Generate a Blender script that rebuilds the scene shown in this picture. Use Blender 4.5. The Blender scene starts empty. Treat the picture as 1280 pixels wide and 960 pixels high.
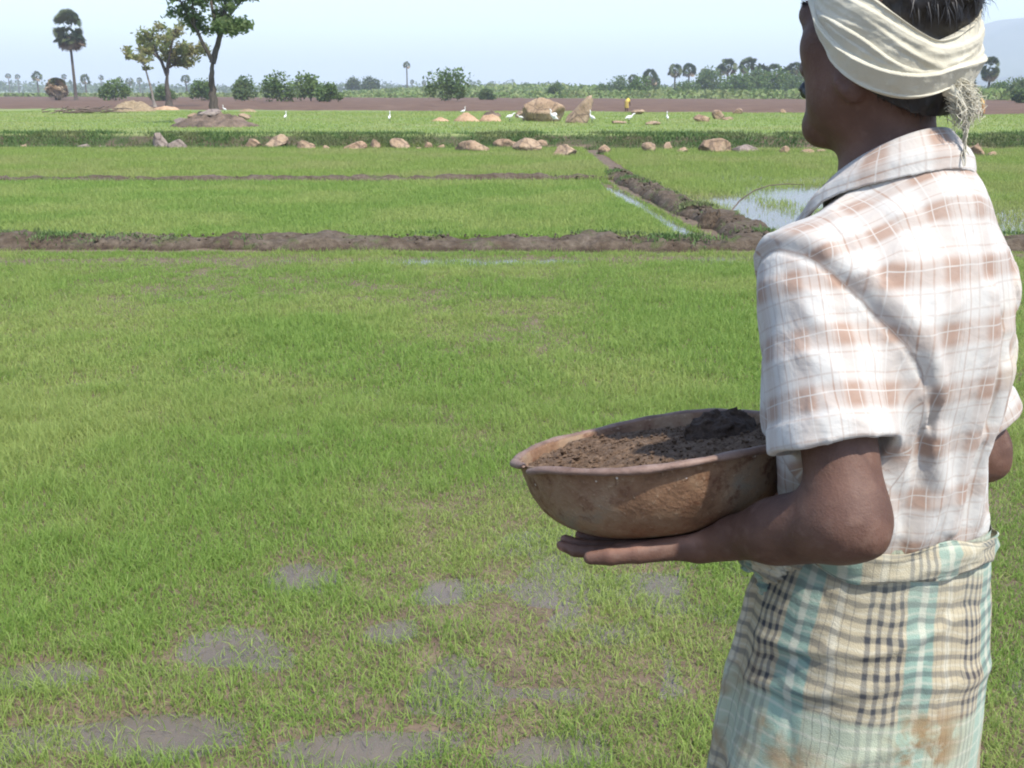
import bpy, math, random
import numpy as np
from mathutils import Vector, Matrix

random.seed(7)
RNG = np.random.default_rng(7)
R_ = math.radians
SC = bpy.context.scene
COL = SC.collection

# ------------------------------------------------------------------ noise
def _hash(ix, iy, iz, seed):
    h = (ix.astype(np.int64)*374761393 + iy.astype(np.int64)*668265263 + iz.astype(np.int64)*2147483647 + seed*974634777) & 0xFFFFFFFF
    h = ((h ^ (h >> 13))*1274126177) & 0xFFFFFFFF
    h = (h ^ (h >> 16)) & 0xFFFFFFFF
    return h.astype(np.float64)/4294967295.0
def vnoise(P, seed=0):
    P = np.asarray(P, float)
    if P.shape[-1] == 2: P = np.concatenate([P, np.zeros(P.shape[:-1]+(1,))], -1)
    I = np.floor(P); f = P-I; I = I.astype(np.int64); u = f*f*(3-2*f)
    r = 0
    for a in (0, 1):
        for b in (0, 1):
            for c in (0, 1):
                w = (u[..., 0] if a else 1-u[..., 0])*(u[..., 1] if b else 1-u[..., 1])*(u[..., 2] if c else 1-u[..., 2])
                r = r + w*_hash(I[..., 0]+a, I[..., 1]+b, I[..., 2]+c, seed)
    return r*2-1
def fbm(P, oct=4, seed=0, gain=.5):
    P = np.asarray(P, float); s = 0; a = 1.; 
    for k in range(oct):
        s = s+a*vnoise(P*(2.03**k)+k*17.3, seed+k); a *= gain
    return s
def sstep(a, b, x):
    t = np.clip((x-a)/(b-a), 0, 1); return t*t*(3-2*t)

# ------------------------------------------------------------------ mesh
def mk(name, V, faces, mat=None, parent=None, smooth=True, uv=None, attrs=None, midx=None):
    """faces: array (M,k) or list of such arrays; uv: per vertex (N,2) or per loop."""
    V = np.asarray(V, np.float32)
    if not isinstance(faces, list): faces = [faces]
    faces = [np.asarray(f, np.int32) for f in faces if len(f)]
    loops = np.concatenate([f.ravel() for f in faces])
    tot = np.concatenate([np.full(len(f), f.shape[1], np.int32) for f in faces])
    st = np.concatenate([[0], np.cumsum(tot)[:-1]]).astype(np.int32)
    me = bpy.data.meshes.new(name)
    me.vertices.add(len(V)); me.vertices.foreach_set('co', V.ravel())
    me.loops.add(len(loops)); me.loops.foreach_set('vertex_index', loops)
    me.polygons.add(len(tot)); me.polygons.foreach_set('loop_start', st)
    try: me.polygons.foreach_set('loop_total', tot)
    except Exception: pass
    if midx is not None: me.polygons.foreach_set('material_index', np.asarray(midx, np.int32))
    me.polygons.foreach_set('use_smooth', np.full(len(tot), bool(smooth)))
    if uv is not None:
        uv = np.asarray(uv, np.float32)
        if len(uv) == len(V) and len(uv) != len(loops): uv = uv[loops]
        l = me.uv_layers.new(name='UVMap'); l.data.foreach_set('uv', uv.ravel())
    for k, a in (attrs or {}).items():
        a = np.asarray(a, np.float32)
        if a.ndim == 1:
            t = me.attributes.new(k, 'FLOAT', 'POINT'); t.data.foreach_set('value', a)
        else:
            if a.shape[1] == 3: a = np.concatenate([a, np.ones((len(a), 1), np.float32)], 1)
            t = me.attributes.new(k, 'FLOAT_COLOR', 'POINT'); t.data.foreach_set('color', a.ravel())
    me.update(calc_edges=True); me.validate()
    o = bpy.data.objects.new(name, me); COL.objects.link(o)
    for m in (mat if isinstance(mat, (list, tuple)) else [mat]):
        if m is not None: me.materials.append(m)
    if parent is not None: o.parent = parent
    return o
def tag(o, label=None, cat=None, group=None, kind=None):
    if label: o['label'] = label
    if cat: o['category'] = cat
    if group: o['group'] = group
    if kind: o['kind'] = kind
    return o
def empty(name, loc, rz=0., label=None, cat=None, group=None):
    o = bpy.data.objects.new(name, None); COL.objects.link(o)
    o.location = loc; o.rotation_euler = (0, 0, rz); o.empty_display_size = .1
    return tag(o, label, cat, group)
def copy_tree(o, parent=None):
    c = o.copy(); COL.objects.link(c)
    if parent is not None: c.parent = parent
    for ch in list(o.children): copy_tree(ch, c)
    return c
def grid_faces(nu, nv, cu=False, cv=False):
    """index (i along u, j along v) = i*nv+j"""
    a = np.arange(nu if cu else nu-1); b = np.arange(nv if cv else nv-1)
    I, J = np.meshgrid(a, b, indexing='ij'); I = I.ravel(); J = J.ravel()
    i2 = (I+1) % nu; j2 = (J+1) % nv
    return np.stack([I*nv+J, i2*nv+J, i2*nv+j2, I*nv+j2], 1)
class MB:
    """collects pieces into one mesh"""
    def __init__(s): s.V = []; s.F = {3: [], 4: []}; s.n = 0; s.A = []
    def add(s, V, F, a=None):
        V = np.asarray(V, float)
        for f in (F if isinstance(F, list) else [F]):
            f = np.asarray(f, int)
            if len(f): s.F[f.shape[1]].append(f+s.n)
        s.V.append(V); s.n += len(V)
        s.A.append(np.full(len(V), 0. if a is None else a) if np.ndim(a) == 0 else np.asarray(a, float))
    def tube(s, pts, rad, k=8, a=None, cap=True):
        pts = np.asarray(pts, float); n = len(pts); rad = np.broadcast_to(np.asarray(rad, float), (n,))
        T = np.gradient(pts, axis=0); T /= np.linalg.norm(T, axis=1)[:, None]+1e-12
        ref = np.array([0, 0, 1.]) if abs(T[0, 2]) < .9 else np.array([1., 0, 0])
        u = np.cross(T[0], ref); u /= np.linalg.norm(u); V = []
        for i in range(n):
            u = u-T[i]*(u@T[i]); u /= np.linalg.norm(u)+1e-12; w = np.cross(T[i], u)
            t = np.arange(k)*2*np.pi/k
            V.append(pts[i]+rad[i]*(np.cos(t)[:, None]*u+np.sin(t)[:, None]*w))
        V = np.concatenate(V); F = [grid_faces(n, k, False, True)]
        if cap:
            c = len(V); V = np.concatenate([V, pts[:1], pts[-1:]])
            j = np.arange(k); j2 = (j+1) % k
            F.append(np.concatenate([np.stack([j, j2, np.full(k, c)], 1)[:, ::-1], np.stack([(n-1)*k+j, (n-1)*k+j2, np.full(k, c+1)], 1)]))
        s.add(V, F, a)
    def build(s, name, mat, parent=None, smooth=True, attr=None):
        F = [np.concatenate(f) for f in s.F.values() if f]
        return mk(name, np.concatenate(s.V), F, mat, parent, smooth, attrs={attr: np.concatenate(s.A)} if attr else None)

# ------------------------------------------------------------------ signed distance modelling
def smin(a, b, k):
    h = np.maximum(k-np.abs(a-b), 0)/k
    return np.minimum(a, b)-h*h*k*.25
def smax(a, b, k): return -smin(-a, -b, k)
def rc(P, a, b, ra, rb=None):
    a = np.asarray(a, float); b = np.asarray(b, float); rb = ra if rb is None else rb
    ba = b-a; t = np.clip(((P-a)@ba)/(ba@ba+1e-12), 0, 1)
    return np.linalg.norm(P-a-t[:, None]*ba, axis=1)-(ra+(rb-ra)*t)
def ell(P, c, r, M=None):
    q = P-np.asarray(c, float)
    if M is not None: q = q@M          # columns of M are the axes
    r = np.asarray(r, float)
    k0 = np.linalg.norm(q/r, axis=1); k1 = np.linalg.norm(q/(r*r), axis=1)
    return k0*(k0-1)/(k1+1e-9)
def sph(P, c, r): return np.linalg.norm(P-np.asarray(c, float), axis=1)-r
def surface_net(fn, lo, hi, h, margin=.03, B=8):
    lo = np.asarray(lo, float); hi = np.asarray(hi, float)
    nb = np.ceil((hi-lo)/(h*B)).astype(int); n = nb*B
    bi = np.stack(np.meshgrid(*[np.arange(k) for k in nb], indexing='ij'), -1).reshape(-1, 3)
    cen = lo+(bi+.5)*B*h
    d = fn(cen); act = np.abs(d) < B*h*.9+margin
    D = np.full(tuple(n), 1., np.float32)
    ins = bi[(~act) & (d < 0)]
    for b in ins: D[b[0]*B:b[0]*B+B, b[1]*B:b[1]*B+B, b[2]*B:b[2]*B+B] = -1
    loc = np.stack(np.meshgrid(*[np.arange(B)]*3, indexing='ij'), -1).reshape(-1, 3)
    A = bi[act]
    for s in range(0, len(A), 600):
        g = (A[s:s+600, None, :]*B+loc[None]).reshape(-1, 3)
        D[g[:, 0], g[:, 1], g[:, 2]] = fn(lo+g*h)
    S = D < 0
    c = np.zeros(tuple(n-1), np.int8)
    offs = [(a, b, e) for a in (0, 1) for b in (0, 1) for e in (0, 1)]
    def sl(o): return tuple(slice(o[i], n[i]-1+o[i]) for i in range(3))
    for o in offs: c += S[sl(o)]
    I = np.argwhere((c > 0) & (c < 8))
    vals = np.stack([D[I[:, 0]+o[0], I[:, 1]+o[1], I[:, 2]+o[2]] for o in offs], 1)
    acc = np.zeros((len(I), 3)); cnt = np.zeros(len(I))
    for x in range(8):
        for y in range(x+1, 8):
            dd = np.array(offs[y])-np.array(offs[x])
            if np.abs(dd).sum() != 1: continue
            a, b = vals[:, x].astype(float), vals[:, y].astype(float); m = (a < 0) != (b < 0)
            t = np.where(m, a/(a-b+1e-20), 0)
            acc += np.where(m[:, None], np.array(offs[x])+t[:, None]*dd, 0); cnt += m
    V = lo+(I+acc/cnt[:, None])*h
    vid = np.full(tuple(n-1), -1, np.int32); vid[I[:, 0], I[:, 1], I[:, 2]] = np.arange(len(I))
    F = []
    for ax in range(3):
        o1 = [0, 0, 0]; o1[ax] = 1
        b_, c_ = (ax+1) % 3, (ax+2) % 3
        lo_s = [slice(0, n[i]-1) for i in range(3)]; hi_s = list(lo_s); hi_s[ax] = slice(1, n[ax])
        lo_s[b_] = hi_s[b_] = slice(1, n[b_]-1); lo_s[c_] = hi_s[c_] = slice(1, n[c_]-1)
        s0 = S[tuple(lo_s)]; s1 = S[tuple(hi_s)]
        E = np.argwhere(s0 != s1); fl = s0[E[:, 0], E[:, 1], E[:, 2]]
        E = E.copy(); E[:, b_] += 1; E[:, c_] += 1
        def q(db, dc):
            J = E.copy(); J[:, b_] -= db; J[:, c_] -= dc
            return vid[J[:, 0], J[:, 1], J[:, 2]]
        Q = np.stack([q(1, 1), q(0, 1), q(0, 0), q(1, 0)], 1)
        Q[~fl] = Q[~fl][:, ::-1]
        F.append(Q)
    F = np.concatenate(F); F = F[(F >= 0).all(1)]
    return V, F

# ------------------------------------------------------------------ materials
class NT:
    def __init__(s, name):
        s.m = bpy.data.materials.new(name); s.m.use_nodes = True
        s.t = s.m.node_tree; s.t.nodes.clear()
        s.out = s.t.nodes.new('ShaderNodeOutputMaterial')
    def n(s, typ, **kw):
        x = s.t.nodes.new(typ)
        for k, v in kw.items(): setattr(x, k, v)
        return x
    def link(s, a, b): s.t.links.new(a, b)
    def setin(s, sock, v):
        if isinstance(v, bpy.types.NodeSocket): s.link(v, sock)
        elif v is not None:
            if isinstance(v, (tuple, list)) and len(v) == 3 and sock.type == 'RGBA': v = (*v, 1)
            sock.default_value = v
    def math(s, op, a, b=None, c=None, clamp=False):
        x = s.n('ShaderNodeMath', operation=op, use_clamp=clamp)
        s.setin(x.inputs[0], a)
        if b is not None: s.setin(x.inputs[1], b)
        if c is not None: s.setin(x.inputs[2], c)
        return x.outputs[0]
    def mix(s, f, a, b, blend='MIX'):
        x = s.n('ShaderNodeMix', data_type='RGBA', blend_type=blend)
        s.setin(x.inputs[0], f); s.setin(x.inputs[6], a); s.setin(x.inputs[7], b)
        return x.outputs[2]
    def noise(s, scale, detail=4, rough=.55, vec=None, dist=0, out='Fac'):
        x = s.n('ShaderNodeTexNoise'); x.inputs['Scale'].default_value = scale; x.inputs['Detail'].default_value = detail
        x.inputs['Roughness'].default_value = rough; x.inputs['Distortion'].default_value = dist
        if vec is not None: s.link(vec, x.inputs['Vector'])
        return x.outputs[out]
    def ramp(s, fac, stops, interp='LINEAR'):
        x = s.n('ShaderNodeValToRGB'); x.color_ramp.interpolation = interp
        e = x.color_ramp.elements
        while len(e) < len(stops): e.new(.5)
        for k, (p, c) in enumerate(stops):
            e[k].position = p; e[k].color = (c, c, c, 1) if not isinstance(c, (tuple, list)) else (*c[:3], 1)
        s.link(fac, x.inputs[0]); return x.outputs[0]
    def smooth(s, x, a, b):
        r = s.n('ShaderNodeMapRange', interpolation_type='SMOOTHSTEP'); s.setin(r.inputs[0], x)
        r.inputs[1].default_value = a; r.inputs[2].default_value = b
        return r.outputs[0]
    def pos(s): return s.n('ShaderNodeNewGeometry').outputs['Position']
    def obj(s): return s.n('ShaderNodeTexCoord').outputs['Object']
    def uv(s): return s.n('ShaderNodeTexCoord').outputs['UV']
    def attr(s, name, out='Fac'): return s.n('ShaderNodeAttribute', attribute_name=name).outputs[out]
    def sep(s, v):
        x = s.n('ShaderNodeSeparateXYZ'); s.link(v, x.inputs[0]); return x.outputs
    def bump(s, h, dist=.01, strength=1.):
        x = s.n('ShaderNodeBump'); x.inputs['Distance'].default_value = dist; x.inputs['Strength'].default_value = strength
        s.link(h, x.inputs['Height']); return x.outputs[0]
    def bsdf(s, col, rough=.8, normal=None, spec=.4, metal=0, **kw):
        x = s.n('ShaderNodeBsdfPrincipled')
        s.setin(x.inputs['Base Color'], col); s.setin(x.inputs['Roughness'], rough); s.setin(x.inputs['Metallic'], metal)
        s.setin(x.inputs['Specular IOR Level'], spec)
        if normal is not None: s.link(normal, x.inputs['Normal'])
        for k, v in kw.items(): s.setin(x.inputs[k.replace('_', ' ')], v)
        s.link(x.outputs[0], s.out.inputs[0]); s.b = x
        return s
def foliage_mat(name, c1, c2, c3=None, trans=.35, rough=.55, scale=.6):
    k = NT(name)
    geo = k.n('ShaderNodeNewGeometry')
    rnd = geo.outputs['Random Per Island']
    n = k.noise(scale, 3, vec=geo.outputs['Position'])
    col = k.mix(rnd, c1, c2)
    if c3: col = k.mix(k.smooth(n, .42, .62), col, c3)
    d = k.n('ShaderNodeBsdfPrincipled'); k.setin(d.inputs['Base Color'], col); d.inputs['Roughness'].default_value = rough
    d.inputs['Specular IOR Level'].default_value = .3
    t = k.n('ShaderNodeBsdfTranslucent'); k.setin(t.inputs[0], col)
    mx = k.n('ShaderNodeMixShader'); mx.inputs[0].default_value = trans
    k.link(d.outputs[0], mx.inputs[1]); k.link(t.outputs[0], mx.inputs[2]); k.link(mx.outputs[0], k.out.inputs[0])
    return k.m

# ------------------------------------------------------------------ camera, world, light
CAM_Z = 1.6; PITCH = R_(15.8); FPX = 1294.
cam = bpy.data.cameras.new('camera'); camo = bpy.data.objects.new('camera', cam); COL.objects.link(camo)
camo.location = (0, 0, CAM_Z); camo.rotation_euler = (math.pi/2-PITCH, 0, 0)
cam.sensor_width = 36; cam.lens = FPX/1280*36; cam.clip_end = 30000; cam.clip_start = .05
SC.camera = camo
SUN_AZ = (.53, -.7); SUN_EL = R_(58)
W = bpy.data.worlds.new('World'); SC.world = W; W.use_nodes = True
wt = W.node_tree; bg = wt.nodes['Background']
sky = wt.nodes.new('ShaderNodeTexSky'); sky.sky_type = 'NISHITA'; sky.sun_disc = False
sky.sun_elevation = SUN_EL; sky.sun_rotation = math.atan2(SUN_AZ[0], SUN_AZ[1])
sky.air_density = 1.0; sky.dust_density = .7; sky.ozone_density = 2.2; sky.altitude = 100
wt.links.new(sky.outputs[0], bg.inputs[0]); bg.inputs[1].default_value = .15
sl = bpy.data.lights.new('sun', 'SUN'); sl.energy = 3.5; sl.angle = R_(1.2); sl.color = (1, .95, .87)
so = bpy.data.objects.new('sun', sl); COL.objects.link(so)
hn = math.hypot(*SUN_AZ)
sd = Vector((SUN_AZ[0]/hn*math.cos(SUN_EL), SUN_AZ[1]/hn*math.cos(SUN_EL), math.sin(SUN_EL)))
so.rotation_euler = sd.to_track_quat('Z', 'Y').to_euler(); so.location = (8, -8, 20)
SC.view_settings.view_transform = 'Standard'; SC.view_settings.look = 'None'
SC.view_settings.exposure = .98; SC.view_settings.gamma = 1; SC.view_settings.use_curve_mapping = False
SC.render.engine = 'CYCLES'
SC.cycles.use_denoising = True; SC.cycles.max_bounces = 6; SC.cycles.transparent_max_bounces = 8
SC.cycles.filter_width = 2.0

_f = np.array([0, math.cos(PITCH), -math.sin(PITCH)]); _u = np.array([0, math.sin(PITCH), math.cos(PITCH)])
def ray(px, py): return np.array([px-640., 0, 0])+FPX*_f+(480-py)*_u
def ground_at(px, py, z=0.):
    r = ray(px, py); t = (z-CAM_Z)/r[2]; return r[0]*t, r[1]*t
# ================================================================== THE MAN
MAN = empty('person', (.45, 1.2, .12), R_(28),
            'man in plaid shirt, checked lungi and cream head wrap holding a rusty pan', 'person')
BN = np.array([-.050, .230, 1.]); BN /= np.linalg.norm(BN)          # pan axis
BC = np.array([-.189, .200, 1.036]); BR = .187
bu = np.cross(BN, [0, 1, 0]); bu /= np.linalg.norm(bu); bv = np.cross(BN, bu)
BM = np.stack([bu, bv, BN], 1)
BPROF = [(0, .186), (-.02, .180), (-.045, .173), (-.065, .162), (-.082, .146), (-.095, .124), (-.103, .094), (-.106, .05), (-.107, 0)]
_bz = np.array([b[0] for b in BPROF])[::-1]; _br = np.array([b[1] for b in BPROF])[::-1]
def pan_outer(P):
    q = (P-BC)@BM; r = np.hypot(q[:, 0], q[:, 1])
    R = np.interp(q[:, 2], _bz, _br)
    d = (r-R)*.85
    return np.maximum(np.maximum(d, -q[:, 2]-.107), q[:, 2]-.004)

SL, EL, WL = np.array([-.152, -.02, 1.272]), np.array([-.178, -.128, 1.048]), np.array([-.210, .068, .951])
SR, ER, WR = np.array([.070, .04, 1.245]), np.array([.148, -.022, 1.040]), np.array([.145, .17, .985])
HC = np.array([-.026, .022, 1.54])
HP = R_(-4)   # head pitch
HM = np.array(Matrix.Rotation(R_(8), 3, 'Z') @ Matrix.Rotation(HP, 3, 'X'))

def unit(v): v = np.asarray(v, float); return v/np.linalg.norm(v)
def finger_chain(base, d, n, lens, curls, r0, r1):
    """bend each segment towards n"""
    pts = [base]; a = 0
    for L, c in zip(lens, curls):
        a += c; pts.append(pts[-1]+L*(math.cos(a)*d+math.sin(a)*n))
    k = len(pts)-1
    return [(pts[i], pts[i+1], r0+(r1-r0)*i/k, r0+(r1-r0)*(i+1)/k) for i in range(k)]
def hand_prims(Wp, D, N, side, curls, thumb):
    D = unit(D); side = unit(side-D*(side@D)); N = unit(N-D*(N@D)-side*(N@side))
    pr = []; nails = []
    spec = [(.030, .096, (.038, .024, .019), .0092), (.010, .094, (.042, .027, .020), .0095), (-.010, .091, (.038, .025, .019), .0090), (-.029, .088, (.033, .021, .018), .0080)]
    for i, (s, l, lens, r) in enumerate(spec):
        k = Wp+D*l+side*s
        pr.append((Wp+D*.012+side*s*.55, k, .0145, .0118))
        ch = finger_chain(k, unit(D+side*s*2.2), N, lens, curls[i], r, r*.76)
        pr += ch
        e = ch[-1]; nails.append((e[1]-N*e[3]*.6, unit(e[1]-e[0])))
    tb = Wp+D*.028+side*.022
    t1 = tb+thumb[0]*.046; t2 = t1+thumb[1]*.034; t3 = t2+thumb[2]*.026
    pr += [(tb-side*.006, t1, .0165, .0125), (t1, t2, .0118, .0105), (t2, t3, .0108, .0085)]
    nails.append((t3, unit(t3-t2)))
    return pr, nails
# left hand, palm up under the pan
Dl = unit([-.55, .80, -.235]); Nl = BN; Sl = unit(np.cross(Nl, Dl))   # towards thumb (left of the fingers)
th = [unit(Dl*.8+Sl*.6+Nl*.06), unit(Dl*.95+Sl*.3), unit(Dl*.98+Sl*.15)]
HL, nailsL = hand_prims(WL, Dl, Nl, Sl, [(.02, .10, .30)]*4, th)
# right hand hooked over the near rim of the pan
Dr = unit([-.35, .75, -.55]); Nr = unit([-.8, -.3, -.3]); Sr = unit(np.cross(Dr, Nr))
if (Sr @ np.array([-.5, -.6, 0])) < 0: Sr = -Sr
thr = [unit(Dr*.6+Sr*.6+Nr*.35), unit(Dr*.7+Nr*.65+Sr*.2), unit(Dr*.6+Nr*.8)]
HR, nailsR = hand_prims(WR, Dr, Nr, Sr, [(.35, .6, .5)]*4, thr)

def head_local(P): return (P-HC)@HM
def body_sdf(P):
    # torso and legs
    d = ell(P, (-.012, -.008, 1.19), (.118, .074, .17))
    d = smin(d, ell(P, (-.002, -.004, 1.03), (.106, .070, .16)), .06)
    d = smin(d, ell(P, (.004, 0, .87), (.115, .085, .12)), .05)
    for S in (SL, SR):
        d = smin(d, rc(P, (-.015, -.02, 1.335), S, .045, .045), .05)
        d = smin(d, rc(P, (-.018, -.015, 1.37), (S*.65+np.array([-.005, -.012, 1.33])*.35), .04, .035), .05)
    for s in (-1, 1):
        hip, kn, an = np.array([s*.06, 0, .84]), np.array([s*.09, .02, .47]), np.array([s*.1, -.02, .08])
        g = smin(rc(P, hip, kn, .066, .046), rc(P, kn, an, .05, .034), .03)
        g = smin(g, rc(P, kn+np.array([0, -.025, -.08]), kn+np.array([0, -.02, -.2]), .04, .03), .03)
        foot = smin(rc(P, an+np.array([0, -.02, -.045]), an+np.array([s*.01, .12, -.055]), .034, .024), rc(P, an, an+np.array([0, .06, -.04]), .036, .03), .02)
        for t in range(5):
            foot = smin(foot, rc(P, an+np.array([s*.01+(t-2)*.015, .12, -.062]), an+np.array([s*.01+(t-2)*.017, .165-abs(t-(2-s*1.4))*.007, -.068]), .011, .009), .008)
        d = smin(d, smin(g, foot, .02), .04)
    # neck and head
    q = head_local(P)
    nk = rc(P, HC+HM@np.array([0, -.004, -.045]), np.array([-.018, .012, 1.37]), .048, .053)
    h = ell(q, (0, -.003, .038), (.074, .081, .085))
    h = smin(h, ell(q, (0, .03, -.03), (.059, .060, .085)), .03)
    for s in (-1, 1):
        h = smin(h, rc(q, (s*.054, -.005, -.045), (s*.02, .068, -.094), .019, .018), .03)
        h = smin(h, sph(q, (s*.046, .054, -.008), .021), .03)
        h = smin(h, ell(q, (s*.041, .035, -.052), (.02, .03, .035)), .03)
    h = smin(h, rc(q, (-.012, .078, -.096), (.012, .078, -.096), .018), .025)
    h = smin(h, rc(q, (-.036, .076, .03), (.036, .076, .03), .014), .022)
    h = smin(h, rc(q, (0, .09, .02), (0, .106, -.026), .008, .0125), .016)
    for s in (-1, 1):
        h = smin(h, sph(q, (s*.013, .097, -.03), .009), .01)
        h = smax(h, -ell(q, (s*.032, .097, .008), (.018, .016, .011)), .012)
        h = smin(h, sph(q, (s*.031, .074, .008), .0125), .004)
    h = smin(h, rc(q, (-.019, .083, -.058), (.019, .083, -.058), .0075), .012)
    h = smin(h, rc(q, (-.017, .083, -.069), (.017, .083, -.069), .0078), .012)
    for s in (-1, 1):
        M = np.array(Matrix.Rotation(s*R_(-22), 3, 'Z') @ Matrix.Rotation(R_(-12), 3, 'X'))
        e = ell(q, (s*.073, -.004, -.042), (.008, .018, .031), M)
        e = smax(e, -ell(q, (s*.081, -.001, -.038), (.007, .011, .019), M), .005)
        h = smin(h, smax(e, q[:, 2]+.046, .006), .01)
    d = smin(d, smin(h, nk, .03), .03)
    # arms
    for S, E_, W_, hp in ((SL, EL, WL, HL), (SR, ER, WR, HR)):
        a = rc(P, S+(np.array([.004, -.008, -.01]) if S is SL else 0), E_, .041, .039)
        f = rc(P, E_, W_, .034, .025)
        m = E_+(W_-E_)*.28
        f = smin(f, rc(P, E_+(W_-E_)*.15, E_+(W_-E_)*.45, .0345, .033), .03)
        a = smin(a, f, .03)
        a = smin(a, sph(P, E_+unit(unit(E_-W_)+unit(E_-S)*1.1)*.032, .012), .018)
        g = None
        c = W_+unit(hp[0][1]-W_)*.09
        near = np.linalg.norm(P-c, axis=1) < .19
        hd = np.full(len(P), .1); Pn = P[near]
        if len(Pn):
            for p0, p1, r0, r1 in hp:
                x = rc(Pn, p0, p1, r0, r1)
                g = x if g is None else smin(g, x, .0035)
            hd[near] = g
        else: hd = np.linalg.norm(P-c, axis=1)-.1
        a = smin(a, hd, .02)
        d = smin(d, a, .03)
    d = np.where(np.linalg.norm((P-BC), axis=1) < .3, smax(d, -(pan_outer(P)-.0005), .004), d)
    return d
V, F = surface_net(body_sdf, (-.46, -.26, -.02), (.30, .40, 1.70), .0034)
q = head_local(V)
col = np.tile(np.array([.128, .064, .042]), (len(V), 1))
def paint(mask, c): col[:] = col*(1-mask[:, None])+np.array(c)*mask[:, None]
for s in (-1, 1):
    paint(1-sstep(.0120, .0138, np.linalg.norm(q-np.array([s*.031, .074, .008]), axis=1)), (.42, .38, .33))
    paint(1-sstep(.005, .006, np.linalg.norm(q-np.array([s*.031, .0865, .008]), axis=1)), (.02, .012, .01))
paint((1-sstep(.004, .011, rc(q, (-.018, .086, -.063), (.018, .086, -.063), .004)))*.8, (.12, .035, .03))
for e, dd in nailsL+nailsR:
    paint((1-sstep(.005, .009, np.linalg.norm(V-e, axis=1))), (.42, .24, .17))
for W_, D_, N_ in ((WL, Dl, Nl), (WR, Dr, Nr)):
    paint((1-sstep(.09, .12, np.linalg.norm(V-(W_+D_*.09), axis=1)))*sstep(.002, .012, (V-W_)@N_)*.7, (.3, .16, .11))
k = NT('skin')
p = k.obj(); n1 = k.noise(14, 5, vec=p); n2 = k.noise(420, 3, vec=p); n3 = k.noise(60, 4, vec=p)
c = k.attr('col', 'Color')
c = k.mix(k.smooth(n1, .35, .7), c, k.mix(1., c, (.62, .58, .56), 'MULTIPLY'))
c = k.mix(k.math('MULTIPLY', k.smooth(n3, .50, .72), .5), c, (.165, .096, .068))
c = k.mix(k.math('MULTIPLY', k.smooth(k.noise(26, 5, vec=p, dist=1.), .54, .66), .45), c, (.075, .036, .024))
k.bsdf(c, k.math('MULTIPLY_ADD', n3, .3, .50), k.bump(k.math('ADD', n2, k.math('MULTIPLY', n3, 2.2)), .0012, .45), spec=.45,
       Subsurface_Weight=.06, Subsurface_Radius=(.01, .004, .002), Subsurface_Scale=.5)
M_SKIN = k.m
body = mk('body', V, F, M_SKIN, MAN, attrs={'col': col})

# ---------------------------------------------------------------- shirt
TZ = np.array([.90, .93, .97, 1.03, 1.10, 1.17, 1.225, 1.27, 1.31, 1.35])
TA = np.array([.112, .120, .131, .138, .141, .146, .145, .136, .122, .10])
TB = np.array([.096, .102, .108, .106, .108, .113, .112, .102, .092, .07])
TX = np.array([.012, .012, .007, -.006, -.020, -.026, -.026, -.024, -.02, -.016])
TY = np.array([.000, -.004, -.008, -.010, -.012, -.012, -.012, -.018, -.022, -.024])
SLV_N = unit([-.83, -.18, -.50]); SLV_P = np.array([-.164, -.03, 1.275])
SRV_N = unit([.83, -.05, -.55]); SRV_P = np.array([.078, .04, 1.247])
AL = unit(EL-SL); AR = unit(ER-SR)
HEML, HEMR = .172, .195
def fold(P, pts, r):
    d = None
    for a, b in zip(pts[:-1], pts[1:]):
        x = rc(P, a, b, 0); d = x if d is None else np.minimum(d, x)
    return np.exp(-(d/r)**2)
FOLDS = []   # (points, radius, amplitude)
def shirt_raw(P):
    z = np.clip(P[:, 2], .88, 1.375)
    a, b = np.interp(z, TZ, TA), np.interp(z, TZ, TB)
    x = P[:, 0]-np.interp(z, TZ, TX); y = P[:, 1]-np.interp(z, TZ, TY)
    ex = np.where(x > 0, 2.0+.4*(1-sstep(.98, 1.08, z)), 2.25)
    qv = (np.abs(x/a)**ex+np.abs(y/b)**ex)**(1/ex)+1e-9
    d = (qv-1)*np.minimum(a, b)*np.where(np.abs(x)*b > np.abs(y)*a, 1.15, 1.0)
    d = smax(d, P[:, 2]-1.35, .05)
    d = smin(d, ell(P, (-.085, -.075, 1.22), (.06, .045, .09)), .06)     # shoulder blades
    d = smin(d, ell(P, (.026, -.070, 1.20), (.05, .040, .08)), .06)
    for S in (SL, SR):
        d = smin(d, rc(P, (-.016, -.028, 1.342), S+np.array([0, 0, .004]), .052, .052), .05)
        d = smin(d, rc(P, (-.018, -.018, 1.358), (S*.6+np.array([-.005, -.012, 1.335])*.4), .046, .044), .05)
    return d
def sleeve_raw(P, S, A, hem, out, r0, r1):
    t = np.clip((P-S)@A, -.02, hem)
    r = r0+(r1-r0)*np.clip(t/hem, 0, 1)+.0016*sstep(hem-.027, hem-.0245, t)
    c = S+t[:, None]*A+out*np.clip(t/hem, 0, 1)[:, None]
    d = np.linalg.norm(P-c, axis=1)-r
    return smax(d, (P-S)@A-hem, .006)
OUTL = np.array([.002, .005, 0.]); OUTR = np.array([.01, 0, 0])
SH0L, SH0R = SL+np.array([-.002, 0, .002]), SR
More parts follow.
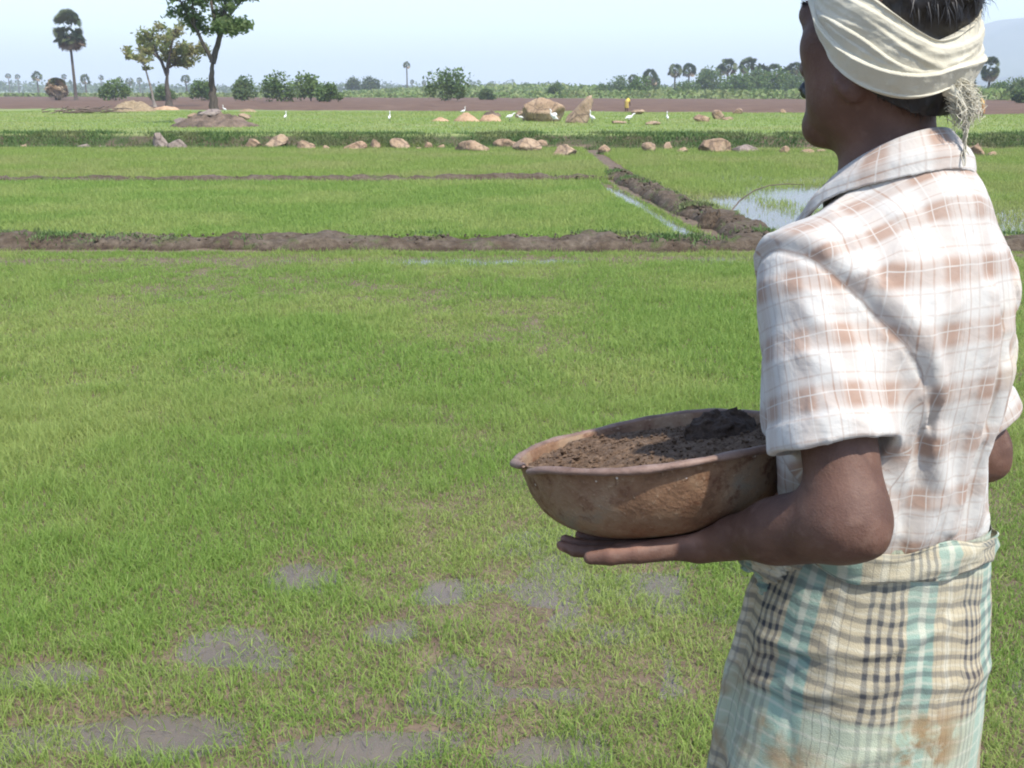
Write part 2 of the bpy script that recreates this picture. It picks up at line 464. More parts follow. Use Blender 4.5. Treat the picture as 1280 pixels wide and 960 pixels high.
def shirt_sdf(P):
    d = shirt_raw(P)
    near = np.abs(d) < .06
    l = sleeve_raw(P, SH0L, AL, HEML, OUTL, .054, .066)
    r = sleeve_raw(P, SH0R, AR, HEMR, OUTR, .055, .064)
    # folds of the cloth
    w = fbm(P*np.array([9, 9, 4.5])+3.1, 3, 5)*.0045+fbm(P*np.array([30, 30, 14]), 2, 9)*.0012
    w = w-.0030*(1-np.abs(vnoise(P*np.array([13, 13, 5.5])+P[:, [2, 0, 1]]*4, 15)))**5-.0018*(1-np.abs(vnoise(P*np.array([26, 26, 15])+5, 16)))**5
    d = d+w*(.15+.85*sstep(.955, 1.0, P[:, 2])); l = l+w; r = r+w*.7
    d = np.where(np.linalg.norm((P-BC), axis=1) < .3, smax(d, -(pan_outer(P)-.003), .01), d)
    d = smin(d, l, .022); d = smin(d, r, .03)
    for pts, rr, am in FOLDS:
        d = d-am*fold(P, pts, rr)*sstep(.955, 1.01, P[:, 2])
    # armhole seams
    for n_, p_, s in ((SLV_N, SLV_P, -1), (SRV_N, SRV_P, 1)):
        sd = (P-p_)@n_
        m = (P[:, 0]*s > .06)
        d = d+np.where(m, .0055*np.exp(-(sd/.0042)**2)-.005*np.exp(-((sd+.014)/.011)**2)+.0035*sstep(0, .004, sd)*(1-sstep(.01, .05, sd)), 0)
    # openings: bottom, neck, sleeve ends
    d = smax(d, .946-P[:, 2]+.02*np.maximum(P[:, 0]*.3, -.1), .01)
    nk = rc(P, (-.018, .016, 1.33), HC+np.array([0, 0, -.03]), .060, .060)
    d = smax(d, -nk, .006)
    for S, A, hem, o, r1 in ((SH0L, AL, HEML, OUTL, .066), (SH0R, AR, HEMR, OUTR, .064)):
        e = S+A*(hem+.01)+o
        d = smax(d, -rc(P, e, e-A*.05, r1-.006, r1-.012), .003)
    return d
def srf(P):  # which piece of the shirt: 0 body, 1 left sleeve, 2 right sleeve
    g = np.zeros(len(P), int)
    g[((P-SLV_P)@SLV_N > 0) & (P[:, 0] < -.05)] = 1
    tl = (P-SH0L)@AL
    dl = np.linalg.norm(P-(SH0L+np.clip(tl, 0, HEML)[:, None]*AL+OUTL*np.clip(tl/HEML, 0, 1)[:, None]), axis=1)
    g[(g == 1) & (dl > .105)] = 0
    g[((P-SRV_P)@SRV_N > 0) & (P[:, 0] > .08)] = 2
    return g
def shirt_uv(P, g):
    uv = np.zeros((len(P), 2))
    x, y, z = P[:, 0]+.014, P[:, 1], P[:, 2]
    ang = np.arctan2(x, -(y-.03)); up = sstep(1.24, 1.36, z)
    uv[:, 0] = ang*.155*(1-up)+np.clip(x, -.2, .2)*1.05*up
    uv[:, 1] = z+np.maximum(y+.10, 0)*1.1*sstep(1.22, 1.34, z)-.035*x*0
    for s, S, A, o in ((1, SH0L, AL, OUTL), (2, SH0R, AR, OUTR)):
        m = (g == s) if g is not None else (P[:, 0] < 0 if s == 1 else P[:, 0] >= 0)
        if not m.any(): continue
        Q = P[m]; t = (Q-S)@A
        e1 = unit(np.cross(A, [0, 1, 0]))*(-1 if s == 1 else 1); e2 = np.cross(A, e1)
        rel = Q-S-t[:, None]*A-o*np.clip(t/.24, 0, 1)[:, None]
        uv[m, 0] = np.arctan2(rel@e2, rel@e1)*.078+.3; uv[m, 1] = -t+.02
    return uv
FOLDS += [  # ridge lines, in the man's own frame
    ([(-.150, -.105, 1.21), (-.190, -.085, 1.245), (-.225, -.05, 1.29)], .012, .004),
    ([(-.150, -.115, 1.175), (-.195, -.10, 1.205), (-.235, -.07, 1.235)], .012, .003),
    ([(-.16, -.12, 1.15), (-.21, -.12, 1.165)], .010, .003),
    ([(.0, -.125, 1.27), (.005, -.125, 1.15), (-.005, -.12, 1.0)], .012, .010),
    ([(.022, -.125, 1.24), (.026, -.125, 1.12), (.018, -.12, .98)], .009, -.007),
    ([(.05, -.125, 1.18), (.035, -.12, 1.08), (.05, -.11, .98)], .014, .012),
    ([(-.05, -.12, 1.12), (-.03, -.12, 1.05), (-.06, -.11, .95)], .012, .010),
    ([(-.07, -.11, 1.14), (-.06, -.115, 1.06), (-.085, -.105, .97)], .010, -.007),
    ([(.08, -.11, 1.10), (.09, -.11, 1.0), (.08, -.105, .93)], .011, .010),
    ([(-.11, -.09, 1.08), (-.08, -.105, 1.0), (-.10, -.09, .93)], .010, .009),
    ([(.1, -.10, 1.22), (.06, -.12, 1.14), (.02, -.125, 1.10)], .009, .005),
    ([(-.10, -.08, 1.36), (-.06, -.085, 1.34), (0, -.1, 1.33)], .010, .003),
]
V, F = surface_net(shirt_sdf, (-.34, -.22, .88), (.30, .16, 1.47), .0027)
uvb = shirt_uv(V, np.zeros(len(V), int)); uvs = shirt_uv(V, None)
tl = (V-SH0L)@AL
dl = np.linalg.norm(V-(SH0L+np.clip(tl, 0, HEML)[:, None]*AL+OUTL*np.clip(tl/HEML, 0, 1)[:, None]), axis=1)
slv = np.where(V[:, 0] < 0, np.minimum(np.minimum((V-SLV_P)@SLV_N, .098-dl), (-.05-V[:, 0])), np.minimum((V-SRV_P)@SRV_N, V[:, 0]-.045))

def plaid_mat():
    k = NT('shirt_cloth')
    p = k.obj()
    sv = k.attr('sleeve'); msk = k.smooth(sv, -.0004, .0004)
    u, v, _ = k.sep(k.mix(msk, k.attr('cloth', 'Color'), k.attr('cloth_sleeve', 'Color')))
    wob = k.math('MULTIPLY', k.math('SUBTRACT', k.noise(9, 2, vec=p), .5), .012)
    u = k.math('ADD', u, wob); v = k.math('ADD', v, wob)
    def per(c, P, off): return k.math('FRACT', k.math('ADD', k.math('DIVIDE', c, P), off))
    def band(c, P, off, a, b, s):
        x = per(c, P, off)
        return k.math('MULTIPLY', k.smooth(x, a-s, a+s), k.math('SUBTRACT', 1., k.smooth(x, b-s, b+s)))
    PV, PU = .064, .062
    hb = band(v, PV, .15, .26, .66, .08); vb = band(u, PU, .2, .26, .68, .08)
    tan = (.31, .205, .150); white = (.51, .49, .45)
    thin_d = k.math('MAXIMUM', band(v, PV, .15, .14, .17, .012), band(v, PV, .15, .80, .83, .012))
    thin_d = k.math('MAXIMUM', thin_d, k.math('MAXIMUM', band(u, PU, .2, .07, .10, .012), band(u, PU, .2, .86, .89, .012)))
    thin_w = k.math('MAXIMUM', band(v, PV, .15, .505, .525, .010), k.math('MAXIMUM', band(u, PU, .2, .355, .375, .010), band(u, PU, .2, .61, .63, .010)))
    fine = k.math('MULTIPLY', band(u, PU/8, 0, .3, .5, .1), band(u, PU, .2, .72, .98, .02))
    f = k.math('ADD', k.math('MULTIPLY', hb, .46), k.math('MULTIPLY', vb, .28))
    f = k.math('ADD', f, k.math('MULTIPLY', k.math('MULTIPLY', hb, vb), .22))
    f = k.math('ADD', f, k.math('MULTIPLY', thin_d, .28)); f = k.math('ADD', f, k.math('MULTIPLY', fine, .2))
    f = k.math('MULTIPLY', f, k.math('SUBTRACT', 1., k.math('MULTIPLY', thin_w, .75)), clamp=True)
    f = k.math('MULTIPLY', f, k.math('MULTIPLY_ADD', k.noise(22, 3, vec=p), .7, .6), clamp=True)
    c = k.mix(f, white, tan)
    seam = k.math('MULTIPLY', k.math('SUBTRACT', 1., k.smooth(k.math('ABSOLUTE', sv), .0006, .0016)), .35)
    c = k.mix(seam, c, (.22, .15, .12))
    # old yellow sweat stains and a mud smear
    vd = k.n('ShaderNodeVectorMath', operation='DISTANCE'); k.link(p, vd.inputs[0]); vd.inputs[1].default_value = (.10, -.10, 1.21)
    st = k.math('MAXIMUM', k.smooth(k.noise(7, 4, vec=p), .58, .76), k.math('MULTIPLY', k.math('SUBTRACT', 1., k.smooth(vd.outputs['Value'], .04, .11)), k.smooth(k.noise(14, 4, vec=p), .3, .6)))
    c = k.mix(k.math('MULTIPLY', st, .6), c, k.mix(1., c, (1, .86, .55), 'MULTIPLY'))
    sp = k.n('ShaderNodeVectorMath', operation='DISTANCE'); 
    mp = k.n('ShaderNodeMapping'); mp.inputs['Scale'].default_value = (1, 1, 2.2); k.link(p, mp.inputs[0])
    k.link(mp.outputs[0], sp.inputs[0]); sp.inputs[1].default_value = (-.262, -.105, 1.165*2.2)
    mud = k.math('MULTIPLY', k.math('SUBTRACT', 1., k.smooth(sp.outputs['Value'], .006, .016)), k.smooth(k.noise(160, 3, vec=p), .42, .52))
    c = k.mix(mud, c, (.07, .045, .03))
    wv = k.math('ADD', k.math('SINE', k.math('MULTIPLY', u, 5200.)), k.math('SINE', k.math('MULTIPLY', v, 5200.)))
    hgt = k.math('ADD', k.math('MULTIPLY', wv, .05), k.math('ADD', k.math('MULTIPLY', k.noise(55, 4, vec=p, dist=.6), 2.2), k.math('MULTIPLY', k.noise(18, 3, vec=p, dist=1.), 5.)))
    k.bsdf(c, .85, k.bump(hgt, .0013, .45), spec=.2, Sheen_Weight=.15)
    return k.m
M_SHIRT = plaid_mat()
def c3(a): return np.concatenate([a, np.zeros((len(a), 1))], 1)
shirt = mk('shirt', V, F, M_SHIRT, MAN, attrs={'cloth': c3(uvb), 'cloth_sleeve': c3(uvs), 'sleeve': slv})

# collar: stand and turned-down fall, a strip round the neck
def shirt_top(x, y):
    zz = np.linspace(1.25, 1.45, 161); P = np.stack([np.full(161, x), np.full(161, y), zz], -1)
    i = np.where(shirt_raw(P) < 0)[0]
    return zz[i[-1]] if len(i) else 1.25
def collar():
    n = 110; V = []; uv = []; m = 13
    cx, cy = -.018, .016
    for i in range(n):
        t = i/(n-1); a = R_(-156)+t*R_(312)          # 0 = back of the neck
        back = (math.cos(a)+1)/2
        ztop = 1.350+.092*back
        rx, ry = .064, .066
        dv = np.array([math.sin(a)*rx, -math.cos(a)*ry, 0]); nr = np.array([math.sin(a)/rx, -math.cos(a)/ry, 0]); nr /= np.linalg.norm(nr)
        wide = .022+.020*(1-back)+.004*math.sin(a*2+1)
        p0 = np.array([cx, cy, 0])+dv
        pe = p0+nr*(wide+.004); ze = max(shirt_top(pe[0], pe[1])+.007, ztop-.075); ze = min(ze, ztop-.018)
        pts = [p0+nr*-.003+[0, 0, ztop-.05], p0+nr*-.001+[0, 0, ztop-.02], p0+nr*.001+[0, 0, ztop-.003], p0+nr*.004+[0, 0, ztop+.001], p0+nr*.008+[0, 0, ztop-.003]]
        q0 = p0+nr*.010+[0, 0, ztop-.010]
        for j in range(1, 6):
            s_ = j/5; w = q0*(1-s_)+(pe+[0, 0, ze])*s_; w = w+nr*.006*math.sin(s_*math.pi)+np.array([0, 0, .005])*math.sin(s_*math.pi); pts.append(w)
        pts += [pe+nr*.0015+[0, 0, ze-.0025], pe+nr*-.002+[0, 0, ze-.0035], (pe+q0)/2+[0, 0, (ze-.01)/2-.004]]
        s = 0
        for j, p in enumerate(pts):
            if j: s += np.linalg.norm(p-pts[j-1])
            V.append(p); uv.append((s+.013, a*.075+.03))
    return np.array(V), grid_faces(n, m), np.array(uv)
V, F, uv = collar()
mk('collar', V, F, M_SHIRT, shirt, attrs={'cloth': c3(uv), 'cloth_sleeve': c3(uv), 'sleeve': np.full(len(V), -1.)})
# ---------------------------------------------------------------- lungi
def lungi_xy(phi, z):
    """phi measured from the back towards his left; returns x, y of the cloth"""
    zz = np.array([.06, .30, .50, .62, .72, .80, .86, .90, .93, .96])
    A = np.interp(z, zz, [.176, .170, .166, .163, .160, .155, .148, .139, .129, .123])
    B = np.interp(z, zz, [.165, .15, .140, .137, .135, .133, .128, .122, .117, .113])
    ex = 2.3
    c, s_ = np.cos(phi), np.sin(phi)
    r = (np.abs(s_/A)**ex+np.abs(c/B)**ex)**(-1/ex)
    low = sstep(.93, .55, z)
    # hanging pleats: strong at the front, faint at the back
    front = sstep(.1, -.8, c)
    f = (.010*front*np.sin(phi*11+z*3.)+.006*front*np.sin(phi*23-z*5+1.))*low
    f = f+.0035*np.sin(phi*5+z*9+1.3)*low
    f = f+.010*front*low*sstep(.9, .4, z)+.030*sstep(.86, .58, z)*np.exp(-((phi-1.85)/.45)**2)
    # overlapping edge of the wrap on the left front
    f = f+.010*sstep(-.03, .03, (phi-1.98)+.10*np.sin(z*6))*(1-sstep(.9, 1.1, phi-1.98))*sstep(.93, .86, z)
    P = np.stack([s_*r*9, c*r*9, z*5+0*phi], -1)
    f = f+.0055*fbm(P, 3, 31)-.0035*(1-np.abs(vnoise(P*1.7+3, 37)))**5*sstep(.96, .88, z)
    # drag lines running from the hip to the knot
    dl = z-(.875-.030*phi); f = f+.007*np.exp(-(dl/.008)**2)*np.exp(-((phi-1.0)/.9)**2)
    dl = z-(.845-.045*phi); f = f+.006*np.exp(-(dl/.010)**2)*np.exp(-((phi-1.2)/.7)**2)
    dl = z-(.80+.02*phi); f = f+.005*np.exp(-(dl/.012)**2)*np.exp(-((phi+.3)/.8)**2)
    dl = z-(.905-.06*phi); f = f-.004*np.exp(-(dl/.006)**2)*np.exp(-((phi-1.3)/.6)**2)
    dl = z-(.73-.03*phi+.02*np.sin(phi*3)); f = f+.004*np.exp(-(dl/.012)**2)*np.exp(-((phi-.9)/.7)**2)
    r = r+f
    return -s_*r+.013, -c*r-.004
nphi, nz = 420, 200
ph = np.linspace(-math.pi, math.pi, nphi, endpoint=False); zs = np.linspace(.968, .13, nz)
PH, ZS = np.meshgrid(ph, zs, indexing='ij')
x, y = lungi_xy(PH, ZS)
zz = ZS+.012*np.cos(PH-.4)*sstep(.7, .95, ZS)       # the waist rides a little higher behind
V = np.stack([x, y, zz], -1).reshape(-1, 3)
U = (PH*.165).reshape(-1); VV = ZS.reshape(-1)+.05*np.interp(PH.reshape(-1), [-3.1, -.4, .5, 1.6, 3.1], [.3, .42, 0, .0, .3])
def loop_uv(F, u, v, per):
    lu = u[F]; w = lu.max(1)-lu.min(1) > per*.5
    lu[w] = np.where(lu[w] < 0, lu[w]+per, lu[w])
    return np.stack([lu, v[F]], -1).reshape(-1, 2)
F = grid_faces(nphi, nz, True, False)[:, ::-1]
def lungi_mat():
    k = NT('checked_lungi_cloth')
    u0, v0, _ = k.sep(k.uv()); p = k.obj()
    w1 = k.math('MULTIPLY', k.math('SUBTRACT', k.noise(6, 3, vec=p), .5), .035)
    w2 = k.math('MULTIPLY', k.math('SUBTRACT', k.noise(28, 2, vec=p), .5), .009)
    u = k.math('ADD', u0, k.math('ADD', k.math('MULTIPLY', w1, .5), w2)); v = k.math('ADD', v0, k.math('ADD', w1, w2))
    def per(c, P, off): return k.math('FRACT', k.math('ADD', k.math('DIVIDE', c, P), off))
    def band(x, a, b, s): return k.math('MULTIPLY', k.smooth(x, a-s, a+s), k.math('SUBTRACT', 1., k.smooth(x, b-s, b+s)))
    PU, PV = .165, .30
    xu = per(u, PU, .42); xv = per(v, PV, .47)
    cream = (.41, .35, .235); teal = (.22, .315, .255); pale = (.56, .53, .42); dark = (.045, .055, .075)
    # warp panels
    c = k.mix(band(xu, .70, .99, .012), cream, teal)
    c = k.mix(k.math('MULTIPLY', band(xu, .80, .87, .012), .6), c, pale)
    c = k.mix(k.math('MULTIPLY', band(xu, .50, .56, .01), .5), c, pale)
    # upper and lower zone of the weft
    zone = band(xv, .02, .60, .02)
    c = k.mix(k.math('SUBTRACT', 1., zone), c, k.mix(.55, c, (.33, .44, .34)))
    lv = per(v, .0200, 0.); line = k.math('MULTIPLY', band(lv, .08, .42, .07), zone)
    tl = k.math('MULTIPLY', band(lv, .62, .78, .07), zone)
    c = k.mix(k.math('MULTIPLY', line, .58), c, k.mix(.6, k.mix(1., c, (.35, .37, .38), 'MULTIPLY'), dark))
    c = k.mix(k.math('MULTIPLY', tl, .35), c, pale)
    lz = k.math('SUBTRACT', 1., zone); wl = k.math('MULTIPLY', band(per(v, .021, .3), .2, .38, .08), lz)
    c = k.mix(k.math('MULTIPLY', wl, .5), c, pale)
    lu = per(u, .0140, .1); du = k.math('MULTIPLY', band(lu, .15, .62, .09), band(xu, .02, .345, .006))
    c = k.mix(k.math('MULTIPLY', du, k.math('MULTIPLY_ADD', zone, .28, .30)), c, dark)
    c = k.mix(k.math('MULTIPLY', k.math('MULTIPLY', du, line), .75), c, (.02, .024, .036))
    th = k.math('MULTIPLY', band(per(u, .0105, .4), .1, .24, .06), band(xu, .40, .68, .01))
    c = k.mix(k.math('MULTIPLY', th, .35), c, dark)
    ds = k.n('ShaderNodeVectorMath', operation='DISTANCE'); k.link(p, ds.inputs[0]); ds.inputs[1].default_value = (-.02, -.13, .725)
    blot = k.math('MULTIPLY', k.math('SUBTRACT', 1., k.smooth(ds.outputs['Value'], .02, .075)), k.smooth(k.noise(24, 5, vec=p, dist=.6), .40, .58))
    # wear and earth stains
    n = k.noise(5, 5, vec=p); fade = k.smooth(n, .45, .75)
    c = k.mix(k.math('MULTIPLY', fade, .35), c, (.42, .42, .33))
    st = k.math('MULTIPLY', k.smooth(k.noise(9, 5, vec=p, dist=.5), .50, .68), k.smooth(v0, .86, .70))
    c = k.mix(k.math('MULTIPLY', st, .75), c, (.26, .15, .06))
    c = k.mix(k.math('MULTIPLY', blot, .85), c, (.24, .135, .05))
    hg = k.math('ADD', k.math('MULTIPLY', k.noise(40, 4, vec=p, dist=.8), 2.), k.math('ADD', k.noise(700, 2, vec=p), k.math('MULTIPLY', k.noise(16, 3, vec=p), 3.)))
    k.bsdf(c, .9, k.bump(hg, .0016, .6), spec=.15, Sheen_Weight=.1)
    return k.m
M_LUNGI = lungi_mat()
lungi = mk('lungi', V, F, M_LUNGI, MAN, uv=loop_uv(F, U, VV, 2*math.pi*.165))
def waist_roll():
    n, m = 260, 14; V = []; uu = []; vv = []
    for i in range(n):
        a = -math.pi+2*math.pi*i/n
        zc = .948+.012*math.cos(a-.35)+.004*math.sin(a*3+1)
        x, y = lungi_xy(np.array([a]), np.array([.945])); x = x[0]; y = y[0]
        o = np.array([-math.sin(a), -math.cos(a), 0])
        hh = .0165+.004*math.sin(a*2+.8)+.003*math.sin(a*7); tt = .0052+.002*math.sin(a*5+2)
        tw = .25*math.sin(a*2+.5)
        for j in range(m):
            b = 2*math.pi*j/m
            e, f = math.cos(b)*tt, math.sin(b)*hh
            e += .0022*math.sin(b*3+a*6)+.0015*math.sin(b*5-a*11)
            e2 = e*math.cos(tw)-f*math.sin(tw)*.5
            V.append(np.array([x, y, zc])+o*(e2+.004)+np.array([0, 0, f])); uu.append(a*.165+.03+.02*math.sin(a*2)); vv.append(.83+b*.0105)
    F = grid_faces(n, m, True, True)
    u, v = np.array(uu), np.array(vv)
    lu = u[F]; w = lu.max(1)-lu.min(1) > .5; lu[w] = np.where(lu[w] < 0, lu[w]+2*math.pi*.165, lu[w])
    lv = v[F]; w = lv.max(1)-lv.min(1) > .03; lv[w] = np.where(lv[w] < .86, lv[w]+2*math.pi*.0105, lv[w])
    return np.array(V), F[:, ::-1], np.stack([lu, lv], -1).reshape(-1, 2)
V, F, luv = waist_roll()
mk('waist_roll', V, F, M_LUNGI, lungi, uv=luv)
kx, ky = [t[0] for t in lungi_xy(np.array([1.95]), np.array([.92]))]
KC = np.array([kx-.014, ky+.002, .915])
def knot_sdf(P):
    d = rc(P, KC+np.array([-.012, -.004, .012]), KC+np.array([-.006, .02, -.004]), .019, .016)
    d = smin(d, rc(P, KC+np.array([-.004, -.016, -.006]), KC+np.array([-.010, .016, .016]), .015, .016), .005)
    d = smin(d, rc(P, KC+np.array([-.008, .0, -.004]), KC+np.array([.006, .006, -.05]), .010, .007), .006)
    d = smin(d, rc(P, KC, KC+np.array([.012, -.045, .012]), .012, .008), .01)
    return d+.0018*np.sin(P[:, 2]*700+P[:, 0]*500)+.002*fbm(P*90, 2, 3)
V, F = surface_net(knot_sdf, KC-.07, KC+.07, .0022)
mk('knot', V, F, M_LUNGI, lungi, uv=np.stack([V[:, 1]*1.2, V[:, 2]], 1))

# ---------------------------------------------------------------- head wrap
def cyc(th, T, Z):
    T = np.array(T, float); Z = np.array(Z, float)
    T = np.concatenate([T-360, T, T+360]); Z = np.tile(Z, 3)
    o = np.argsort(T); t = (np.degrees(th)-4) % 360
    xs = np.linspace(-360, 720, 721); zl = np.interp(xs, T[o], Z[o])
    kern = np.hanning(25); kern /= kern.sum(); zl = np.convolve(np.pad(zl, 12, 'edge'), kern, 'valid')
    return np.interp(t, xs, zl)
LOWT, LOWZ = [0, 10, 23, 45, 68, 85, 101, 111, 123, 140, 180, 220, 240, 260, 280, 310, 335], [-.061, -.065, -.072, -.073, -.063, -.048, -.026, .006, .047, .064, .068, .062, .044, -.010, -.045, -.062, -.064]
UPT, UPZ = [0, 9, 19, 30, 47, 65, 90, 120, 180, 240, 270, 300, 330, 350], [-.008, -.012, -.018, -.011, .008, .030, .060, .095, .118, .10, .07, .04, .015, .0]
F1T, F1Z = [0, 10, 21, 41, 59, 78, 95, 106, 118, 140, 180, 230, 270, 310, 340], [-.038, -.041, -.048, -.0485, -.041, -.025, -.006, .015, .040, .068, .082, .07, .015, -.025, -.034]
F2T, F2Z = [0, 20, 39, 55, 69, 84, 99, 112, 125, 150, 180, 230, 270, 310, 340], [-.040, -.046, -.0445, -.031, -.0095, .006, .020, .027, .05, .078, .09, .08, .03, -.015, -.03]
F3T, F3Z = [0, 20, 42, 60, 77, 95, 120, 180, 240, 300, 340], [-.018, -.024, -.008, .013, .030, .045, .072, .102, .085, .02, -.008]
nth, ns = 420, 130
th = np.linspace(0, 2*math.pi, nth, endpoint=False); ss = np.linspace(0, 1, ns)
TH, S_ = np.meshgrid(th, ss, indexing='ij')
lo_, up_ = cyc(th, LOWT, LOWZ)[:, None], cyc(th, UPT, UPZ)[:, None]
ZT = lo_+(up_-lo_)*S_
f1, f2, f3 = cyc(th, F1T, F1Z)[:, None], cyc(th, F2T, F2Z)[:, None], cyc(th, F3T, F3Z)[:, None]
f12 = (f1*.45+f2*.55)+.002*np.sin(TH*4)
def saw(z, f, hgt, L):
    """the layer below the curve lies on top: a rolled edge that falls away above it"""
    d = (f-z); return np.where(d > 0, hgt*np.exp(-d/L)*np.minimum(d/.0035, 1)**.5, 0)
base = .0035+.0085*np.sin(np.pi*np.clip(S_*.9+.06, 0, 1))**.8
rr = base+saw(ZT, f1, .0072, .026)+saw(ZT, f2, .0055*np.clip((f2-f1)/.01, 0, 1), .010)+saw(ZT, f3, .0045, .012)+saw(ZT, f12, .002*np.clip((f2-f1)/.02, 0, 1), .006)
rr = rr+.0007*np.sin((ZT-f3)*600)*sstep(f2, f2+.012, ZT)*(1-sstep(f3-.006, f3, ZT))*.6
mid = np.clip((f3-ZT)/.03, 0, 1)
rr = rr+.0012*np.exp(-((ZT-(f3-.016-.004*np.sin(TH*3)))/.003)**2)+.001*np.exp(-((ZT-(f3-.027+.006*np.sin(TH*2)))/.003)**2)
rr = rr*np.minimum(1, (1-S_)/.03+.25)
# rolled hems at both margins
rr = rr+.0025*np.exp(-((S_-.02)/.022)**2)+.003*np.exp(-((S_-.975)/.02)**2)
pn = np.stack([np.cos(TH)*5, np.sin(TH)*5, ZT*70], -1)
rr = rr+.0012*fbm(pn, 3, 77)
# head ellipsoid under the cloth, upper part closes in
zz = ZT-.03
shr = np.sqrt(np.clip(1-(np.maximum(zz, 0)/.115)**2, .05, 1))*np.where(zz < 0, 1-.9*zz*zz/.02*.25, 1)
rx, ry = .0775*shr+rr, .0815*shr+rr
tuck = sstep(.985, 1.0, S_)*.012+sstep(.012, 0, S_)*.006
q = np.stack([-np.sin(TH)*(rx-tuck), -np.cos(TH)*(ry-tuck)-.005, ZT], -1).reshape(-1, 3)
V = q@HM.T+HC
k = NT('head_wrap_cotton'); p = k.obj()
n1 = k.noise(10, 4, vec=p); n2 = k.noise(900, 2, vec=p)
c = k.mix(k.smooth(n1, .35, .7), (.58, .545, .43), (.49, .45, .34))
c = k.mix(k.math('MULTIPLY', k.smooth(k.noise(22, 5, vec=p), .55, .75), .35), c, (.36, .29, .18))
k.bsdf(c, .92, k.bump(k.math('ADD', n2, k.math('MULTIPLY', k.noise(60, 4, vec=p), 2.)), .0010, .55), spec=.15, Sheen_Weight=.2)
M_WRAP = k.m
wrap = mk('head_wrap', V, grid_faces(nth, ns, True, False)[:, ::-1], M_WRAP, MAN)
# frayed free end hanging behind
mb = MB(); rg = np.random.default_rng(3)
def Hp(x, y, z): return HM@np.array([x, y, z])+HC
root = Hp(-.004, -.088, -.072)
for i in range(420):
    a = rg.normal(0, .0055, 3); b = root+a*np.array([1, .7, 1.4])
    out = unit(np.array([.75, -.62, .0])+rg.normal(0, .35, 3)); L = abs(rg.normal(.012, .005))+.004
    L2 = rg.uniform(.006, .024)
    pts = [b, b+out*L*.6+np.array([0, 0, -.004]), b+out*L*.9+np.array([0, 0, -L2*.5]), b+out*L*.75+np.array([rg.normal(0, .004), rg.normal(0, .004), -L2])]
    mb.tube(np.array(pts), [.0005, .0005, .0004, .0002], 3, cap=False)
for i in range(9):
    b = root+np.array([.008, -.008, -.025])+rg.normal(0, .003, 3)
    e = root+np.array([.008, -.010, -.050-.010*(i % 3)])+rg.normal(0, .0022, 3)
    pts = [b*(1-t)+e*t+rg.normal(0, .001, 3) for t in np.linspace(0, 1, 6)]
    mb.tube(np.array(pts), .00075, 3, cap=False)
def lump(P): return smin(rc(P, root+np.array([-.012, .008, .012]), root+np.array([.002, -.002, -.002]), .008, .006), rc(P, root, root+np.array([.006, -.006, -.022]), .0055, .003), .008)+.002*fbm(P*160, 2, 4)
v_, f_ = surface_net(lump, root-.05, root+.05, .0022)
mb.add(v_, f_)
mb.build('frayed_end', M_WRAP, wrap)

# ---------------------------------------------------------------- hair
k = NT('black_hair'); p = k.obj()
c = k.mix(k.smooth(k.noise(45, 3, vec=p), .5, .75), (.007, .006, .006), (.028, .022, .020))
k.bsdf(c, .5, spec=.5)
M_HAIR = k.m
k = NT('grey_hair'); k.bsdf((.16, .15, .145), .5); M_GREY = k.m
def hair_sdf(P):
    q = head_local(P)
    cap = ell(q, (0, -.004, .046), (.078, .084, .090))
    cap = smin(cap, ell(q, (.004, -.043, .058), (.058, .056, .060)), .03)
    # the line of the hair: forehead, over the ears, down to the nape
    a = np.abs(q[:, 0]); yy = q[:, 1]
    line = np.interp(yy, [-.12, -.10, -.085, -.06, -.03, -.005, .02, .045, .06, .08, .1], [-.106, -.104, -.100, -.088, -.066, -.05, -.03, .02, .06, .088, .1])
    d = np.maximum(cap+.0035*fbm(P*60, 3, 8)+.004*fbm(P*np.array([18, 18, 18]), 2, 3), (line-q[:, 2])*.8)
    low = ell(q, (0, -.026, -.042), (.069, .0575, .073))
    d = smin(d, np.maximum(low+.002*fbm(P*90, 2, 5), (line-q[:, 2])*.8), .01)
    return d
V, F = surface_net(hair_sdf, HC+np.array([-.13, -.15, -.13]), HC+np.array([.13, .15, .17]), .0032)
hair = mk('hair', V, F, M_HAIR, MAN)
# loose strands over the cap, the nape and the temples
mb = MB(); mgs = {-1: MB(), 1: MB()}; rg = np.random.default_rng(5)
vn = np.zeros_like(V); fn = np.cross(V[F[:, 1]]-V[F[:, 0]], V[F[:, 2]]-V[F[:, 0]])
for i in range(4): np.add.at(vn, F[:, i], fn)
vn /= np.linalg.norm(vn, axis=1)[:, None]+1e-12
qv = head_local(V); pick = rg.choice(len(V), 5200)
for i in pick:
    nrm = vn[i]; pz = qv[i]
    if -.062 < pz[2] < .012+.9*max(0, pz[1]+.06): continue          # under the cloth
    down = unit(np.array([0, -.35, -1.]) if pz[2] < .03 else np.array([.35, -.8, -.15])+rg.normal(0, .3, 3))
    t = unit(down-nrm*(down@nrm)+rg.normal(0, .25, 3)*.8)
    L = rg.uniform(.006, .013) if pz[2] < .0 else rg.uniform(.012, .03)
    b = V[i]-nrm*.001; lift = .25 if pz[2] < 0 else .35
    p1 = b+t*L*.5+nrm*L*lift*.6; p2 = b+t*L+nrm*L*lift*.5
    side = unit(np.cross(t, nrm))*.00045
    m = mgs[1 if pz[0] > 0 else -1] if (abs(pz[0]) > .055 and pz[1] > .0 and pz[2] < .04 and rg.random() < .6) else mb
    m.add(np.array([b-side, b+side, p1-side*.8, p1+side*.8, p2]), [np.array([[0, 1, 3, 2]]), np.array([[2, 3, 4]])])
mb.build('hair_strands', M_HAIR, hair); 
